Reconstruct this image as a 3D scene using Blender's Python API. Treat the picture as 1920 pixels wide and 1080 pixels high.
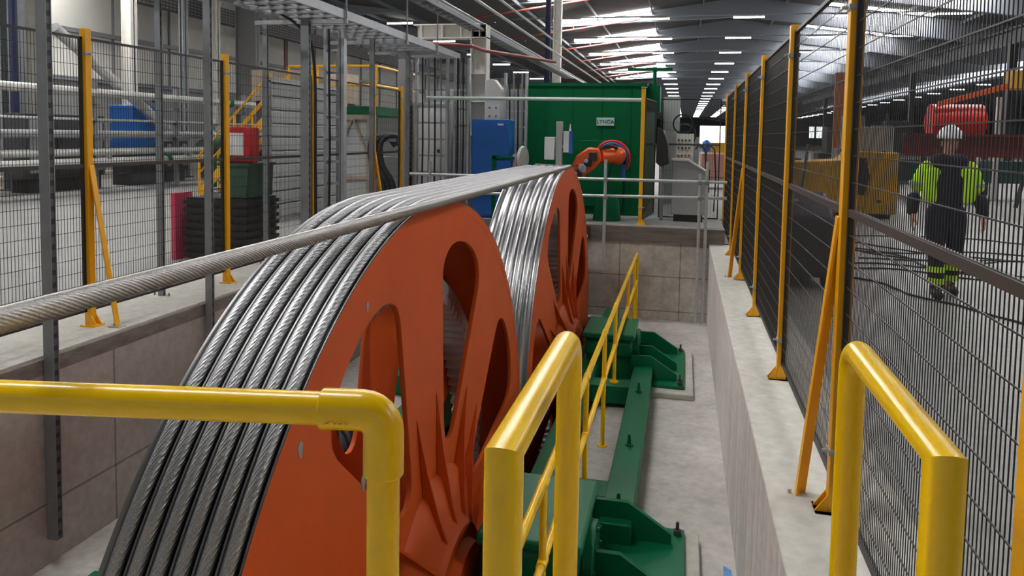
import bpy, math, random
from mathutils import Vector, Matrix
random.seed(7)
S = bpy.context.scene
for o in list(bpy.data.objects): bpy.data.objects.remove(o)
C = S.collection
PI = math.pi

# ------------------------------------------------------------------ camera
cd = bpy.data.cameras.new('camera'); cam = bpy.data.objects.new('camera', cd); C.objects.link(cam)
cd.sensor_width = 36.0; cd.lens = 26.25; cd.shift_y = -0.10052; cd.clip_end = 400; cd.clip_start = 0.05
R0 = Vector((0.97434373, 0.22439767, 0.01732003)); R1 = Vector((0.03165474, -0.06044148, -0.99766969)); R2 = Vector((-0.2228279, 0.97262147, -0.06599402))
mw = Matrix.Identity(4)
for i in range(3):
    mw[i][0] = R0[i]; mw[i][1] = -R1[i]; mw[i][2] = -R2[i]
mw[0][3], mw[1][3], mw[2][3] = 0, 0, 1.65
cam.matrix_world = mw
S.camera = cam
# ------------------------------------------------------------------ world, exposure
W = bpy.data.worlds.new('world'); S.world = W; W.use_nodes = True
bg = W.node_tree.nodes['Background']; bg.inputs[0].default_value = (0.95, 0.97, 1.0, 1); bg.inputs[1].default_value = 0.35
S.view_settings.view_transform = 'Standard'; S.view_settings.look = 'None'
S.view_settings.exposure = 0.38; S.view_settings.gamma = 1.0
SKY_E, LAMP_E = 37.0, 14.0

# ------------------------------------------------------------------ materials
def pmat(name, col, rough=0.5, metal=0.0, scale=0, amt=0.0, bump=0.0, bscale=60, emit=0, stretch=(1, 1, 1), spec=0.5):
    m = bpy.data.materials.new(name); m.use_nodes = True
    nt = m.node_tree; b = nt.nodes['Principled BSDF']
    b.inputs['Base Color'].default_value = (*col, 1); b.inputs['Roughness'].default_value = rough
    b.inputs['Metallic'].default_value = metal; b.inputs['Specular IOR Level'].default_value = spec
    if emit:
        b.inputs['Emission Color'].default_value = (*col, 1); b.inputs['Emission Strength'].default_value = emit
    if amt or bump:
        tc = nt.nodes.new('ShaderNodeTexCoord'); mp = nt.nodes.new('ShaderNodeMapping'); mp.inputs['Scale'].default_value = stretch
        nt.links.new(tc.outputs['Object'], mp.inputs['Vector'])
    if amt:
        n = nt.nodes.new('ShaderNodeTexNoise'); n.inputs['Scale'].default_value = scale or 2; n.inputs['Detail'].default_value = 6; n.inputs['Roughness'].default_value = 0.65
        nt.links.new(mp.outputs[0], n.inputs['Vector'])
        cr = nt.nodes.new('ShaderNodeValToRGB'); e = cr.color_ramp.elements
        e[0].position = 0.3; e[1].position = 0.72
        e[0].color = (*[c * (1 - amt) for c in col], 1); e[1].color = (*[min(1, c * (1 + amt)) for c in col], 1)
        nt.links.new(n.outputs['Fac'], cr.inputs[0]); nt.links.new(cr.outputs[0], b.inputs['Base Color'])
    if bump:
        n2 = nt.nodes.new('ShaderNodeTexNoise'); n2.inputs['Scale'].default_value = bscale; n2.inputs['Detail'].default_value = 3
        nt.links.new(mp.outputs[0], n2.inputs['Vector'])
        bp = nt.nodes.new('ShaderNodeBump'); bp.inputs['Strength'].default_value = bump; bp.inputs['Distance'].default_value = 0.02
        nt.links.new(n2.outputs['Fac'], bp.inputs['Height']); nt.links.new(bp.outputs[0], b.inputs['Normal'])
    return m
def concrete(name, col, board=0.0, amt=0.16, joints=None, rough=0.75, blotch=0.9):
    """mottled concrete, optional vertical board marks and casting joints (joint spacing along y and z)"""
    m = pmat(name, col, rough, 0, blotch, amt, 0.12, 35)
    nt = m.node_tree; b = nt.nodes['Principled BSDF']; src = b.inputs['Base Color'].links[0].from_socket
    tc = nt.nodes.new('ShaderNodeTexCoord')
    n = nt.nodes.new('ShaderNodeTexNoise'); n.inputs['Scale'].default_value = 14; n.inputs['Detail'].default_value = 8
    nt.links.new(tc.outputs['Object'], n.inputs['Vector'])
    r = nt.nodes.new('ShaderNodeMapRange'); r.inputs['From Min'].default_value = 0.3; r.inputs['From Max'].default_value = 0.7
    r.inputs['To Min'].default_value = 0.86; r.inputs['To Max'].default_value = 1.1
    nt.links.new(n.outputs['Fac'], r.inputs['Value'])
    def mul(a, f):
        mx = nt.nodes.new('ShaderNodeMix'); mx.data_type = 'RGBA'; mx.blend_type = 'MULTIPLY'; mx.inputs[0].default_value = 1
        nt.links.new(a, mx.inputs[6]); nt.links.new(f, mx.inputs[7]); return mx.outputs[2]
    src = mul(src, r.outputs[0])
    if board:
        mp = nt.nodes.new('ShaderNodeMapping'); mp.inputs['Scale'].default_value = (9, 9, 0.35)
        nt.links.new(tc.outputs['Object'], mp.inputs['Vector'])
        n3 = nt.nodes.new('ShaderNodeTexNoise'); n3.inputs['Scale'].default_value = 1; n3.inputs['Detail'].default_value = 4
        nt.links.new(mp.outputs[0], n3.inputs['Vector'])
        r3 = nt.nodes.new('ShaderNodeMapRange'); r3.inputs['From Min'].default_value = 0.3; r3.inputs['From Max'].default_value = 0.7
        r3.inputs['To Min'].default_value = 1 - board; r3.inputs['To Max'].default_value = 1.06
        nt.links.new(n3.outputs['Fac'], r3.inputs['Value']); src = mul(src, r3.outputs[0])
    if joints:
        ax, sp = joints
        sx = nt.nodes.new('ShaderNodeSeparateXYZ'); nt.links.new(tc.outputs['Object'], sx.inputs[0])
        for a, s in zip(ax, sp):
            md = nt.nodes.new('ShaderNodeMath'); md.operation = 'PINGPONG'; md.inputs[1].default_value = s / 2
            nt.links.new(sx.outputs[a], md.inputs[0])
            c = nt.nodes.new('ShaderNodeMapRange'); c.inputs['From Min'].default_value = 0.004; c.inputs['From Max'].default_value = 0.012
            c.inputs['To Min'].default_value = 0.45; c.inputs['To Max'].default_value = 1
            nt.links.new(md.outputs[0], c.inputs['Value']); src = mul(src, c.outputs[0])
    nt.links.new(src, b.inputs['Base Color'])
    return m
M = {}
M['floor'] = concrete('hall floor', (0.24, 0.238, 0.23), amt=0.1, rough=0.55)
M['pitfloor'] = concrete('pit floor', (0.50, 0.48, 0.45), amt=0.2, blotch=1.6)
M['ledge'] = concrete('ledge concrete', (0.49, 0.475, 0.425), amt=0.12, blotch=1.4)
M['pitwall'] = concrete('board marked concrete', (0.66, 0.65, 0.63), board=0.25, amt=0.12)
M['leftwall'] = concrete('cast wall', (0.46, 0.42, 0.385), amt=0.12, joints=((1, 2), (2.5, 1.05)))
M['farwall'] = concrete('patched cast wall', (0.58, 0.55, 0.50), amt=0.3, joints=((0, 2), (0.95, 0.55)), blotch=2.2)
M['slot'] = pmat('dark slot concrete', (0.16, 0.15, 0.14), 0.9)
M['timber'] = pmat('weathered timber', (0.19, 0.165, 0.15), 0.85, 0, 5, 0.35, 0.3, 30, stretch=(0.4, 1, 3))
M['orange'] = pmat('orange paint', (0.60, 0.088, 0.012), 0.48, 0, 1.3, 0.10, 0.03, 90, spec=0.3)
M['yellow'] = pmat('yellow gloss paint', (0.90, 0.55, 0.001), 0.26, 0, 6, 0.03)
M['yellowpost'] = pmat('golden yellow powder coat', (0.88, 0.43, 0.004), 0.4)
M['green'] = pmat('green paint', (0.001, 0.14, 0.058), 0.4, 0, 2, 0.1, spec=0.3)
M['greenwall'] = pmat('green machine paint', (0.0, 0.105, 0.035), 0.5, 0, 1, 0.06, spec=0.15)
M['steel'] = pmat('bright steel wire', (0.35, 0.35, 0.36), 0.38, 1.0, 160, 0.4, 0.12, 420)
M['ropewet'] = pmat('greased rope wire', (0.42, 0.405, 0.39), 0.36, 1.0, 160, 0.3, 0.15, 420)
M['tread'] = pmat('worn groove steel', (0.5, 0.5, 0.51), 0.33, 1.0)
M['treadshade'] = pmat('shaded groove steel', (0.2, 0.2, 0.205), 0.45, 1.0)  # darker copy of the tread, shade between the ropes put into its colour
M['toothed'] = pmat('cut gear steel', (0.55, 0.56, 0.58), 0.45, 0.25)
M['galv'] = pmat('galvanised steel', (0.42, 0.44, 0.46), 0.5, 0.55, 12, 0.14)
M['galvdark'] = pmat('dull strut channel', (0.25, 0.26, 0.275), 0.55, 0.3, 8, 0.12)
M['scaf'] = pmat('scaffold tube', (0.52, 0.54, 0.54), 0.4, 0.5, 20, 0.15)
M['black'] = pmat('black powder coat', (0.018, 0.016, 0.016), 0.45)
M['wire'] = pmat('black mesh wire', (0.022, 0.022, 0.023), 0.4)
M['brownrail'] = pmat('dark rail', (0.05, 0.04, 0.036), 0.5)
M['whitesteel'] = pmat('off white steel paint', (0.72, 0.70, 0.65), 0.5, 0, 4, 0.1)
M['clad'] = pmat('pale wall cladding', (0.72, 0.70, 0.65), 0.6, 0, 1, 0.05)
M['claddark'] = pmat('mid grey cladding', (0.24, 0.24, 0.24), 0.6)
M['roof'] = pmat('roof sheet', (0.07, 0.067, 0.064), 0.7)
M['farclad'] = pmat('dark far cladding', (0.07, 0.07, 0.075), 0.7)
M['beam'] = pmat('grey roof steel', (0.24, 0.265, 0.31), 0.55)
M['blue'] = pmat('blue cabinet paint', (0.01, 0.13, 0.48), 0.4, 0, 2, 0.06)
M['bluedark'] = pmat('navy pipe paint', (0.012, 0.018, 0.07), 0.5)
M['red'] = pmat('red paint', (0.50, 0.012, 0.012), 0.45)
M['brightred'] = pmat('bright red tank paint', (0.75, 0.02, 0.012), 0.4)
M['darkred'] = pmat('dark red beam paint', (0.13, 0.012, 0.01), 0.5)
M['pipered'] = pmat('red sprinkler pipe', (0.33, 0.07, 0.06), 0.5)
M['silver'] = pmat('silver insulated pipe', (0.60, 0.60, 0.58), 0.45, 0.45, 5, 0.12)
M['greybox'] = pmat('light grey cabinet', (0.46, 0.47, 0.47), 0.5)
M['midgrey'] = pmat('grey panel', (0.30, 0.31, 0.31), 0.5, 0, 3, 0.08)
M['darkgrey'] = pmat('dark machine', (0.05, 0.05, 0.055), 0.6)
M['wood'] = pmat('timber frame', (0.36, 0.29, 0.22), 0.7, 0, 4, 0.2)
M['cream'] = pmat('cream plinth', (0.42, 0.36, 0.30), 0.7)
M['binlid'] = pmat('dark green bin', (0.03, 0.085, 0.05), 0.5)
M['paper'] = pmat('white paper', (0.72, 0.72, 0.72), 0.7)
M['white'] = pmat('white plastic', (0.8, 0.82, 0.83), 0.35)
M['skyl'] = pmat('roof light daylight and added fill', (1.0, 0.985, 0.96), 0.5, emit=SKY_E)
M['lamp'] = pmat('lit lamp tube', (1.0, 0.98, 0.94), 0.5, emit=LAMP_E)
M['door_light'] = pmat('daylight in doorway', (0.95, 0.98, 1.0), 0.5, emit=2.2)
M['yellowmach'] = pmat('yellow machine paint', (0.62, 0.33, 0.02), 0.5, 0, 3, 0.25)
M['hose'] = pmat('black rubber', (0.02, 0.02, 0.022), 0.5)
M['signtext'] = pmat('dark lettering', (0.02, 0.05, 0.06), 0.5)
M['skin'] = pmat('skin', (0.52, 0.27, 0.19), 0.5)
M['navy'] = pmat('navy workwear', (0.012, 0.014, 0.028), 0.8, 0, 8, 0.3)
M['hivis'] = pmat('hi-vis yellow fabric', (0.55, 0.95, 0.03), 0.7)
M['reflect'] = pmat('grey reflective tape', (0.35, 0.37, 0.36), 0.4)
M['boot'] = pmat('dark boot leather', (0.02, 0.018, 0.017), 0.6)
M['robot'] = pmat('robot orange', (0.80, 0.11, 0.02), 0.4)
M['bluemark'] = pmat('blue spray paint', (0.12, 0.30, 0.66), 0.8, 0, 30, 0.3)
M['pink'] = pmat('pinkish red board', (0.65, 0.05, 0.12), 0.6)
# perforated girder sheet: regular slots in the steel
def perforated():
    m = bpy.data.materials.new('slotted girder sheet'); m.use_nodes = True; nt = m.node_tree; b = nt.nodes['Principled BSDF']; b.inputs['Roughness'].default_value = 0.6
    tc = nt.nodes.new('ShaderNodeTexCoord'); sx = nt.nodes.new('ShaderNodeSeparateXYZ'); cb = nt.nodes.new('ShaderNodeCombineXYZ')
    nt.links.new(tc.outputs['Object'], sx.inputs[0]); nt.links.new(sx.outputs[1], cb.inputs[0]); nt.links.new(sx.outputs[2], cb.inputs[1])
    br = nt.nodes.new('ShaderNodeTexBrick'); br.inputs['Scale'].default_value = 1; br.inputs['Brick Width'].default_value = 0.2; br.inputs['Row Height'].default_value = 0.12
    br.inputs['Mortar Size'].default_value = 0.04; br.inputs['Mortar Smooth'].default_value = 0; br.offset = 0
    br.inputs['Color1'].default_value = br.inputs['Color2'].default_value = (0.30, 0.29, 0.27, 1); br.inputs['Mortar'].default_value = (0.07, 0.07, 0.075, 1)
    nt.links.new(cb.outputs[0], br.inputs['Vector']); nt.links.new(br.outputs['Color'], b.inputs['Base Color']); return m
M['perf'] = perforated()
def slotted():
    m = bpy.data.materials.new('shaded slotted face'); m.use_nodes = True; nt = m.node_tree; b = nt.nodes['Principled BSDF']; b.inputs['Roughness'].default_value = 0.6
    tc = nt.nodes.new('ShaderNodeTexCoord'); sx = nt.nodes.new('ShaderNodeSeparateXYZ'); nt.links.new(tc.outputs['Object'], sx.inputs[0])
    md = nt.nodes.new('ShaderNodeMath'); md.operation = 'PINGPONG'; md.inputs[1].default_value = 0.045; nt.links.new(sx.outputs[2], md.inputs[0])
    gt = nt.nodes.new('ShaderNodeMath'); gt.operation = 'GREATER_THAN'; gt.inputs[1].default_value = 0.026; nt.links.new(md.outputs[0], gt.inputs[0])
    mx = nt.nodes.new('ShaderNodeMix'); mx.data_type = 'RGBA'; mx.inputs[6].default_value = (0.085, 0.088, 0.095, 1); mx.inputs[7].default_value = (0.02, 0.02, 0.022, 1)
    nt.links.new(gt.outputs[0], mx.inputs[0]); nt.links.new(mx.outputs[2], b.inputs['Base Color']); return m
M['slotted'] = slotted()

# ------------------------------------------------------------------ mesh helpers
class MB:
    def __init__(s): s.v = []; s.f = []
    def add(s, vs, fs):
        n = len(s.v); s.v += [tuple(v) for v in vs]; s.f += [tuple(n + i for i in f) for f in fs]; return s
    def box(s, x0, x1, y0, y1, z0, z1):
        vs = [(x, y, z) for x in (x0, x1) for y in (y0, y1) for z in (z0, z1)]
        return s.add(vs, [(0, 1, 3, 2), (4, 6, 7, 5), (0, 4, 5, 1), (2, 3, 7, 6), (0, 2, 6, 4), (1, 5, 7, 3)])
    def bar(s, p, q, w, h, up=(0, 0, 1)):
        p, q = Vector(p), Vector(q); d = (q - p).normalized(); u = Vector(up)
        if abs(d.dot(u)) > 0.99: u = Vector((0, 1, 0))
        r = d.cross(u).normalized() * (w / 2); u = r.cross(d).normalized() * (h / 2)
        vs = [a + e * r + g * u for a in (p, q) for e, g in ((-1, -1), (1, -1), (1, 1), (-1, 1))]
        return s.add(vs, [(3, 2, 1, 0), (4, 5, 6, 7), (0, 1, 5, 4), (1, 2, 6, 5), (2, 3, 7, 6), (3, 0, 4, 7)])
    def cyl(s, p, q, r, n=16, r2=None, caps=True):
        p, q = Vector(p), Vector(q); d = (q - p).normalized(); u = Vector((0, 0, 1)) if abs(d.z) < 0.9 else Vector((1, 0, 0))
        a = d.cross(u).normalized(); b = d.cross(a); r2 = r if r2 is None else r2
        vs = [c + rr * (math.cos(2 * PI * i / n) * a + math.sin(2 * PI * i / n) * b) for c, rr in ((p, r), (q, r2)) for i in range(n)]
        fs = [(i, (i + 1) % n, n + (i + 1) % n, n + i) for i in range(n)]
        if caps: fs += [tuple(range(n - 1, -1, -1)), tuple(range(n, 2 * n))]
        return s.add(vs, fs)
    def tube(s, pts, r, n=12, closed=False, prof=None, twist=0.0):
        """sweep a round (or given) section along pts; prof = list of (a, b) offsets"""
        P = [Vector(p) for p in pts]; N = len(P); prof = prof or [(r * math.cos(2 * PI * i / n), r * math.sin(2 * PI * i / n)) for i in range(n)]
        n = len(prof); T = []
        for i in range(N):
            if closed: t = P[(i + 1) % N] - P[i - 1]
            else: t = P[min(i + 1, N - 1)] - P[max(i - 1, 0)]
            T.append(t.normalized())
        u = Vector((0, 0, 1)) if abs(T[0].z) < 0.9 else Vector((1, 0, 0))
        a = (u - T[0] * u.dot(T[0])).normalized(); vs = []; L = 0
        for i in range(N):
            if i:
                L += (P[i] - P[i - 1]).length
            a = (a - T[i] * a.dot(T[i])).normalized(); b = T[i].cross(a)
            k = 1.0
            if 0 < i < N - 1 or closed:
                d1 = (P[i] - P[i - 1]).normalized(); k = 1 / max(0.5, math.sqrt(max(0.0, (1 + d1.dot((P[(i + 1) % N] - P[i]).normalized())) / 2)))
            c, e = math.cos(twist * L), math.sin(twist * L)
            # widen in the bend plane only (mitre)
            bend = None
            if k > 1.02:
                d2 = (P[(i + 1) % N] - P[i]).normalized(); bend = (d2 - d1); bend = (bend - T[i] * bend.dot(T[i])).normalized()
            for x, y in prof:
                w = (x * c - y * e) * a + (x * e + y * c) * b
                if bend: w = w + bend * w.dot(bend) * (k - 1)
                vs.append(P[i] + w)
        fs = [(i * n + j, i * n + (j + 1) % n, ((i + 1) % N) * n + (j + 1) % n, ((i + 1) % N) * n + j) for i in range(N if closed else N - 1) for j in range(n)]
        if not closed: fs += [tuple(range(n - 1, -1, -1)), tuple((N - 1) * n + j for j in range(n))]
        return s.add(vs, fs)
    def prism(s, poly, axis, a, b):
        """polygon (u, v) extruded along axis between a and b; for x: (y,z), y: (x,z), z: (x,y)"""
        def P(u, v, w): return {'x': (w, u, v), 'y': (u, w, v), 'z': (u, v, w)}[axis]
        n = len(poly); vs = [P(u, v, a) for u, v in poly] + [P(u, v, b) for u, v in poly]
        return s.add(vs, [tuple(range(n)), tuple(range(2 * n - 1, n - 1, -1))] + [(i, n + i, n + (i + 1) % n, (i + 1) % n) for i in range(n)])
    def lathe(s, prof, c, n=96, axis='x', closed=True):
        """prof: (offset along the axis, radius)"""
        vs = []; m = len(prof)
        for i in range(n):
            t = 2 * PI * i / n; ct, st = math.cos(t), math.sin(t)
            for o, r in prof:
                vs.append({'x': (c[0] + o, c[1] + r * ct, c[2] + r * st), 'y': (c[0] + r * ct, c[1] + o, c[2] + r * st), 'z': (c[0] + r * ct, c[1] + r * st, c[2] + o)}[axis])
        k = m if closed else m - 1
        return s.add(vs, [(i * m + j, i * m + (j + 1) % m, ((i + 1) % n) * m + (j + 1) % m, ((i + 1) % n) * m + j) for i in range(n) for j in range(k)])
    def ball(s, c, r, n=16, k=10, sc=(1, 1, 1)):
        vs = []; fs = []
        for i in range(k + 1):
            p = PI * i / k
            for j in range(n):
                t = 2 * PI * j / n; vs.append((c[0] + r * sc[0] * math.sin(p) * math.cos(t), c[1] + r * sc[1] * math.sin(p) * math.sin(t), c[2] + r * sc[2] * math.cos(p)))
        for i in range(k):
            for j in range(n): fs.append((i * n + j, (i + 1) * n + j, (i + 1) * n + (j + 1) % n, i * n + (j + 1) % n))
        return s.add(vs, fs)
    def build(s, name, mat, parent=None, bevel=0, sharp=35, loc=None):
        me = bpy.data.meshes.new(name); me.from_pydata(s.v, [], s.f)
        import bmesh
        bm = bmesh.new(); bm.from_mesh(me); bmesh.ops.remove_doubles(bm, verts=bm.verts, dist=1e-6) if len(s.v) < 4000 and bevel else None
        bmesh.ops.recalc_face_normals(bm, faces=bm.faces); bm.to_mesh(me); bm.free()
        me.polygons.foreach_set('use_smooth', [True] * len(me.polygons)); me.set_sharp_from_angle(angle=math.radians(sharp))
        me.materials.append(mat); o = bpy.data.objects.new(name, me); C.objects.link(o)
        if parent: o.parent = parent; o.matrix_parent_inverse = Matrix.Identity(4)
        if loc: o.location = loc
        if bevel:
            b = o.modifiers.new('bevel', 'BEVEL'); b.width = bevel; b.segments = 2; b.limit_method = 'ANGLE'; b.angle_limit = math.radians(40); b.harden_normals = False
        return o
def smooth(pts, k=6):
    P = [Vector(p) for p in pts]; out = []
    for i in range(len(P) - 1):
        p0, p1, p2, p3 = P[max(i - 1, 0)], P[i], P[i + 1], P[min(i + 2, len(P) - 1)]
        for j in range(k):
            u = j / k; out.append(0.5 * ((2 * p1) + (p2 - p0) * u + (2 * p0 - 5 * p1 + 4 * p2 - p3) * u * u + (3 * p1 - p0 - 3 * p2 + p3) * u ** 3))
    out.append(P[-1]); return out
def tag(o, label, cat, group=None, kind=None):
    o['label'] = label; o['category'] = cat
    if group: o['group'] = group
    if kind: o['kind'] = kind
    return o
def thing(name, label, cat, loc=(0, 0, 0), group=None, rz=0):
    o = bpy.data.objects.new(name, None); C.objects.link(o); o.location = loc; o.rotation_euler = (0, 0, rz); o.empty_display_size = 0.1
    return tag(o, label, cat, group)
def struct(name, mb, mat, **k):
    o = mb.build(name, mat, **k); o['kind'] = 'structure'; return o
def copy_tree(o, parent=None):
    c = o.copy(); C.objects.link(c)
    if parent: c.parent = parent
    for ch in list(o.children): copy_tree(ch, c)
    return c
def text(name, body, size, mat, loc, rot, parent, ext=0.004):
    cu = bpy.data.curves.new(name, 'FONT'); cu.body = body; cu.size = size; cu.extrude = ext; cu.align_x = 'CENTER'; cu.align_y = 'CENTER'; cu.materials.append(mat)
    t = bpy.data.objects.new(name, cu); C.objects.link(t)
    dg = bpy.context.evaluated_depsgraph_get(); me = bpy.data.meshes.new_from_object(t.evaluated_get(dg)); bpy.data.objects.remove(t)
    o = bpy.data.objects.new(name, me); C.objects.link(o); o.location = loc; o.rotation_euler = rot; o.parent = parent; return o

# ================================================================== THE SETTING
PF = -1.24           # pit floor level
WX, LX, FY = 0.43, -4.38, 12.0   # pit wall faces: right, left, far
struct('floor', MB().box(LX - 30, LX - 0.001, -12, 265, -0.3, 0), M['floor'])
struct('floor.001', MB().box(1.02, 50, -12, 265, -0.3, 0), M['floor'])
struct('floor.002', MB().box(-4.9, 0.66, FY + 0.12, 125, -0.3, 0.24), M['floor'])
struct('floor.003', MB().box(0.66, 1.02, FY, 125, -0.3, 0), M['floor'])
struct('floor.004', MB().box(LX, -0.75, -12, 1.5, -0.25, 0).box(-0.75, 0.43, -12, 2.15, -0.25, 0), M['ledge'])          # platform we stand on
# pit floor: right slab, left slab, dark slot under the wheels
struct('floor.005', MB().box(-0.86, WX, 2.15, FY, PF - 0.3, PF).box(-2.45, -0.86, 11.86, FY, PF - 0.3, PF), M['pitfloor'])
struct('floor.006', MB().box(LX, -2.45, 1.5, FY, -1.75, -1.5), M['pitfloor'])
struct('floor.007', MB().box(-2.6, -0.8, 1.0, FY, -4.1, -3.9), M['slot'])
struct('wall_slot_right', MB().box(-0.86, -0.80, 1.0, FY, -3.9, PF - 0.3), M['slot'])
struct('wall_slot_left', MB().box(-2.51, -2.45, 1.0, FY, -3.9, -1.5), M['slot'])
struct('wall_right', MB().box(WX, 1.02, -12, FY, -2, 0), M['pitwall'])
struct('trim_1', MB().box(WX - 0.004, 1.02, 2.15, FY, 0.0, 0.012), M['ledge'], bevel=0.006)
struct('wall_left', MB().box(LX - 0.3, LX, 1.5, FY, -2, -0.10), M['leftwall'])
struct('trim_2', MB().box(LX - 0.25, LX + 0.012, 2.15, FY + 0.1, -0.10, 0.012), M['timber'])
struct('trim_3', MB().box(LX - 0.75, LX - 0.02, -2, FY + 0.1, 0.0, 0.03), M['ledge'])
struct('wall_far', MB().box(LX, WX + 0.3, FY, FY + 0.2, -4.1, 0.0), M['farwall'])
struct('trim_4', MB().box(-1.55, 0.66, FY - 0.06, FY + 0.14, 0.0, 0.245), M['timber'])
struct('wall_near', MB().box(LX, -0.75, 1.4, 1.5, -4.1, -0.25).box(-0.75, WX, 2.05, 2.15, -4.1, -0.25), M['pitwall'])
# blue sprayed mark on the pit floor
tag(MB().prism([(0.33, 4.62), (0.40, 4.60), (0.40, 5.05), (0.35, 5.1)], 'z', PF + 0.001, PF + 0.003).build('paint_mark', M['bluemark']), 'blue sprayed paint mark on pit floor beside the right wall', 'paint mark')

# hall shell -------------------------------------------------------
RX, RZ, SL = 3.0, 9.6, 0.135
def roofz(x):
    k = (x - RX + 15) % 30 - 15
    return RZ - SL * abs(k)
cl = MB(); xs = [-24, -12, 3, 18, 33, 50]
for a, b in zip(xs, xs[1:]):
    za = roofz(a) if a not in (18,) else RZ - SL * 15
    zb = roofz(b) if b not in (18,) else RZ - SL * 15
    cl.add([(a, -12, za), (b, -12, zb), (b, 265, zb), (a, 265, za), (a, -12, za + .15), (b, -12, zb + .15), (b, 265, zb + .15), (a, 265, za + .15)], [(0, 1, 2, 3), (4, 7, 6, 5), (0, 3, 7, 4), (1, 5, 6, 2), (0, 4, 5, 1), (3, 2, 6, 7)])
struct('ceiling', cl, M['roof'])
wn = 1
def slab(mb, x0, x1, y0, y1, dz0, dz1):
    z0, z1 = roofz(x0), roofz(x1)
    mb.add([(x0, y0, z0 + dz0), (x1, y0, z1 + dz0), (x1, y1, z1 + dz0), (x0, y1, z0 + dz0), (x0, y0, z0 + dz1), (x1, y0, z1 + dz1), (x1, y1, z1 + dz1), (x0, y1, z0 + dz1)],
           [(0, 1, 2, 3), (4, 7, 6, 5), (0, 4, 5, 1), (1, 5, 6, 2), (2, 6, 7, 3), (3, 7, 4, 0)])
BAYS = [8.0 * i for i in range(-1, 15)]
BAYS = [8.0 * i + 4 for i in range(-1, 32)]
for yb in BAYS:
    for (x0, x1) in ((-19.2, -15.5), (-7.5, -2.0), (7.3, 12.5), (22, 28)):  # leftmost strip is an added, unseen fill that brightens the left wall
        if (x0 < -12 and yb > 18) or (x0 > -12 and yb > (80 if x0 < 0 else 130)): continue
        m = MB(); slab(m, x0, x1, yb + (6.4 if x0 < -12 else 7.0), yb + 7.65, -0.04, -0.01)
        struct('window_%d' % wn, m, M['skyl']); wn += 1
for yb in BAYS:
    m = MB()
    for a, b in ((-20, 3), (3, 17.9), (18.1, 33), (33, 48)):
        slab(m, a, b, yb - 0.02, yb + 0.02, -1.05, -0.05); slab(m, a, b, yb - 0.14, yb + 0.14, -1.1, -1.04)
    struct('roof_beam', m, M['beam'])
pl = MB()
for x in [-17, -14, -11, -8, -5, -2, 0.8, 5.2, 8, 11, 14, 21, 24, 27, 30]:
    z = roofz(x); pl.box(x - 0.03, x + 0.03, -10, 262, z - 0.2, z - 0.04)
struct('roof_purlin', pl, M['beam'])
struct('wall_hall_left', MB().box(-20.3, -20, -12, 265, 3.3, 8.2), M['clad'])
struct('wall_hall_left_base', MB().box(-20.3, -19.98, -12, 265, 0, 3.3), M['claddark'])
struct('wall_hall_right', MB().box(50, 50.3, -12, 265, 0, 9), M['farclad'])
ew = MB().box(-20, 5.0, 256, 256.3, 0, 10).box(14.0, 39, 256, 256.3, 0, 10).box(5.0, 14.0, 256, 256.3, 6.0, 10).box(39, 46, 256, 256.3, 6.2, 10).box(39, 46, 256, 256.3, 0, 2.6).box(46, 50, 256, 256.3, 0, 10)
for a, b in ((40.6, 41.3), (43.3, 44.3)): ew.box(a, b, 256, 256.3, 2.6, 6.2)
struct('wall_hall_far', ew, M['farclad'])
struct('door_1', MB().box(5.0, 14.0, 256.1, 256.2, 0, 6.0), M['door_light'])
struct('window_%d' % wn, MB().box(39, 46, 256.1, 256.2, 2.6, 6.2), M['door_light'])
# wall cladding joints and posts on the left wall
m = MB()
for y in range(-10, 100, 3): m.box(-20, -19.93, y, y + 0.06, 3.3, 8.2)
for z in (3.3, 4.9): m.box(-20, -19.85, -12, 100, z - 0.07, z + 0.07)
struct('trim_5', m, M['galvdark'])

# ================================================================== ROOF THINGS
lamp0 = None
def lamp(x, y, z=7.85):
    global lamp0
    L = 1.5
    if lamp0 is None:
        t = thing('batten_lamp', 'long lit batten lamp hanging in rows under the hall roof', 'lamp', (x, y, z), 'batten lamps under the roof')
        MB().box(-L / 2, L / 2, -0.06, 0.06, 0.03, 0.1).build('housing', M['whitesteel'], t)
        MB().cyl((-L / 2, 0, 0), (L / 2, 0, 0), 0.045, 8).build('tube', M['lamp'], t)
        lamp0 = t; return
    c = copy_tree(lamp0); c.location = (x, y, z)
nl = 0
for j, y in enumerate([16 + 8.0 * i for i in range(26)]):
    yy = y
    for x in ((-15.8, -11.0, -6.3, -1.7, 3.0, 7.7, 12.4, 21.5, 26, 30.5) if j < 16 else (-1.7, 3.0, 7.7, 12.4, 21.5, 26, 30.5)):
        lamp(x, yy)
for i, y in enumerate([16 + 8.0 * i for i in range(26)]):
    tag(MB().box(-18, 17.5, y - 0.025, y + 0.025, 7.94, 8.0).build('lighting_trunking', M['galv']), 'thin trunking spanning the hall that carries a row of lamps', 'trunking', 'lighting trunking runs')
for i, y in enumerate([20 + 8.0 * i for i in range(8)]):
    y -= 0.25; m = MB(); m.cyl((-11, y, roofz(-11) - 0.42), (-1.9, y, roofz(-1.9) - 0.42), 0.05, 8)
    for x in (-9, -6.5, -4, -2.2): m.cyl((x, y, roofz(x) - 0.42), (x, y, roofz(x) + 0.02), 0.015, 6)
    tag(m.build('sprinkler_pipe', M['pipered']), 'dull red sprinkler pipe running under the pale roof slope', 'pipe', 'sprinkler pipes under the roof slope')
for k, (x, z) in enumerate(((-6.4, 5.1), (-5.6, 5.3))):
    tag(MB().cyl((x, 8, z), (x, 70, z), 0.045, 8).build('overhead_conduit', M['scaf']), ['pale overhead conduit running down the hall, the left of two', 'pale overhead conduit running down the hall, the right of two'][k], 'conduit')
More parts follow.
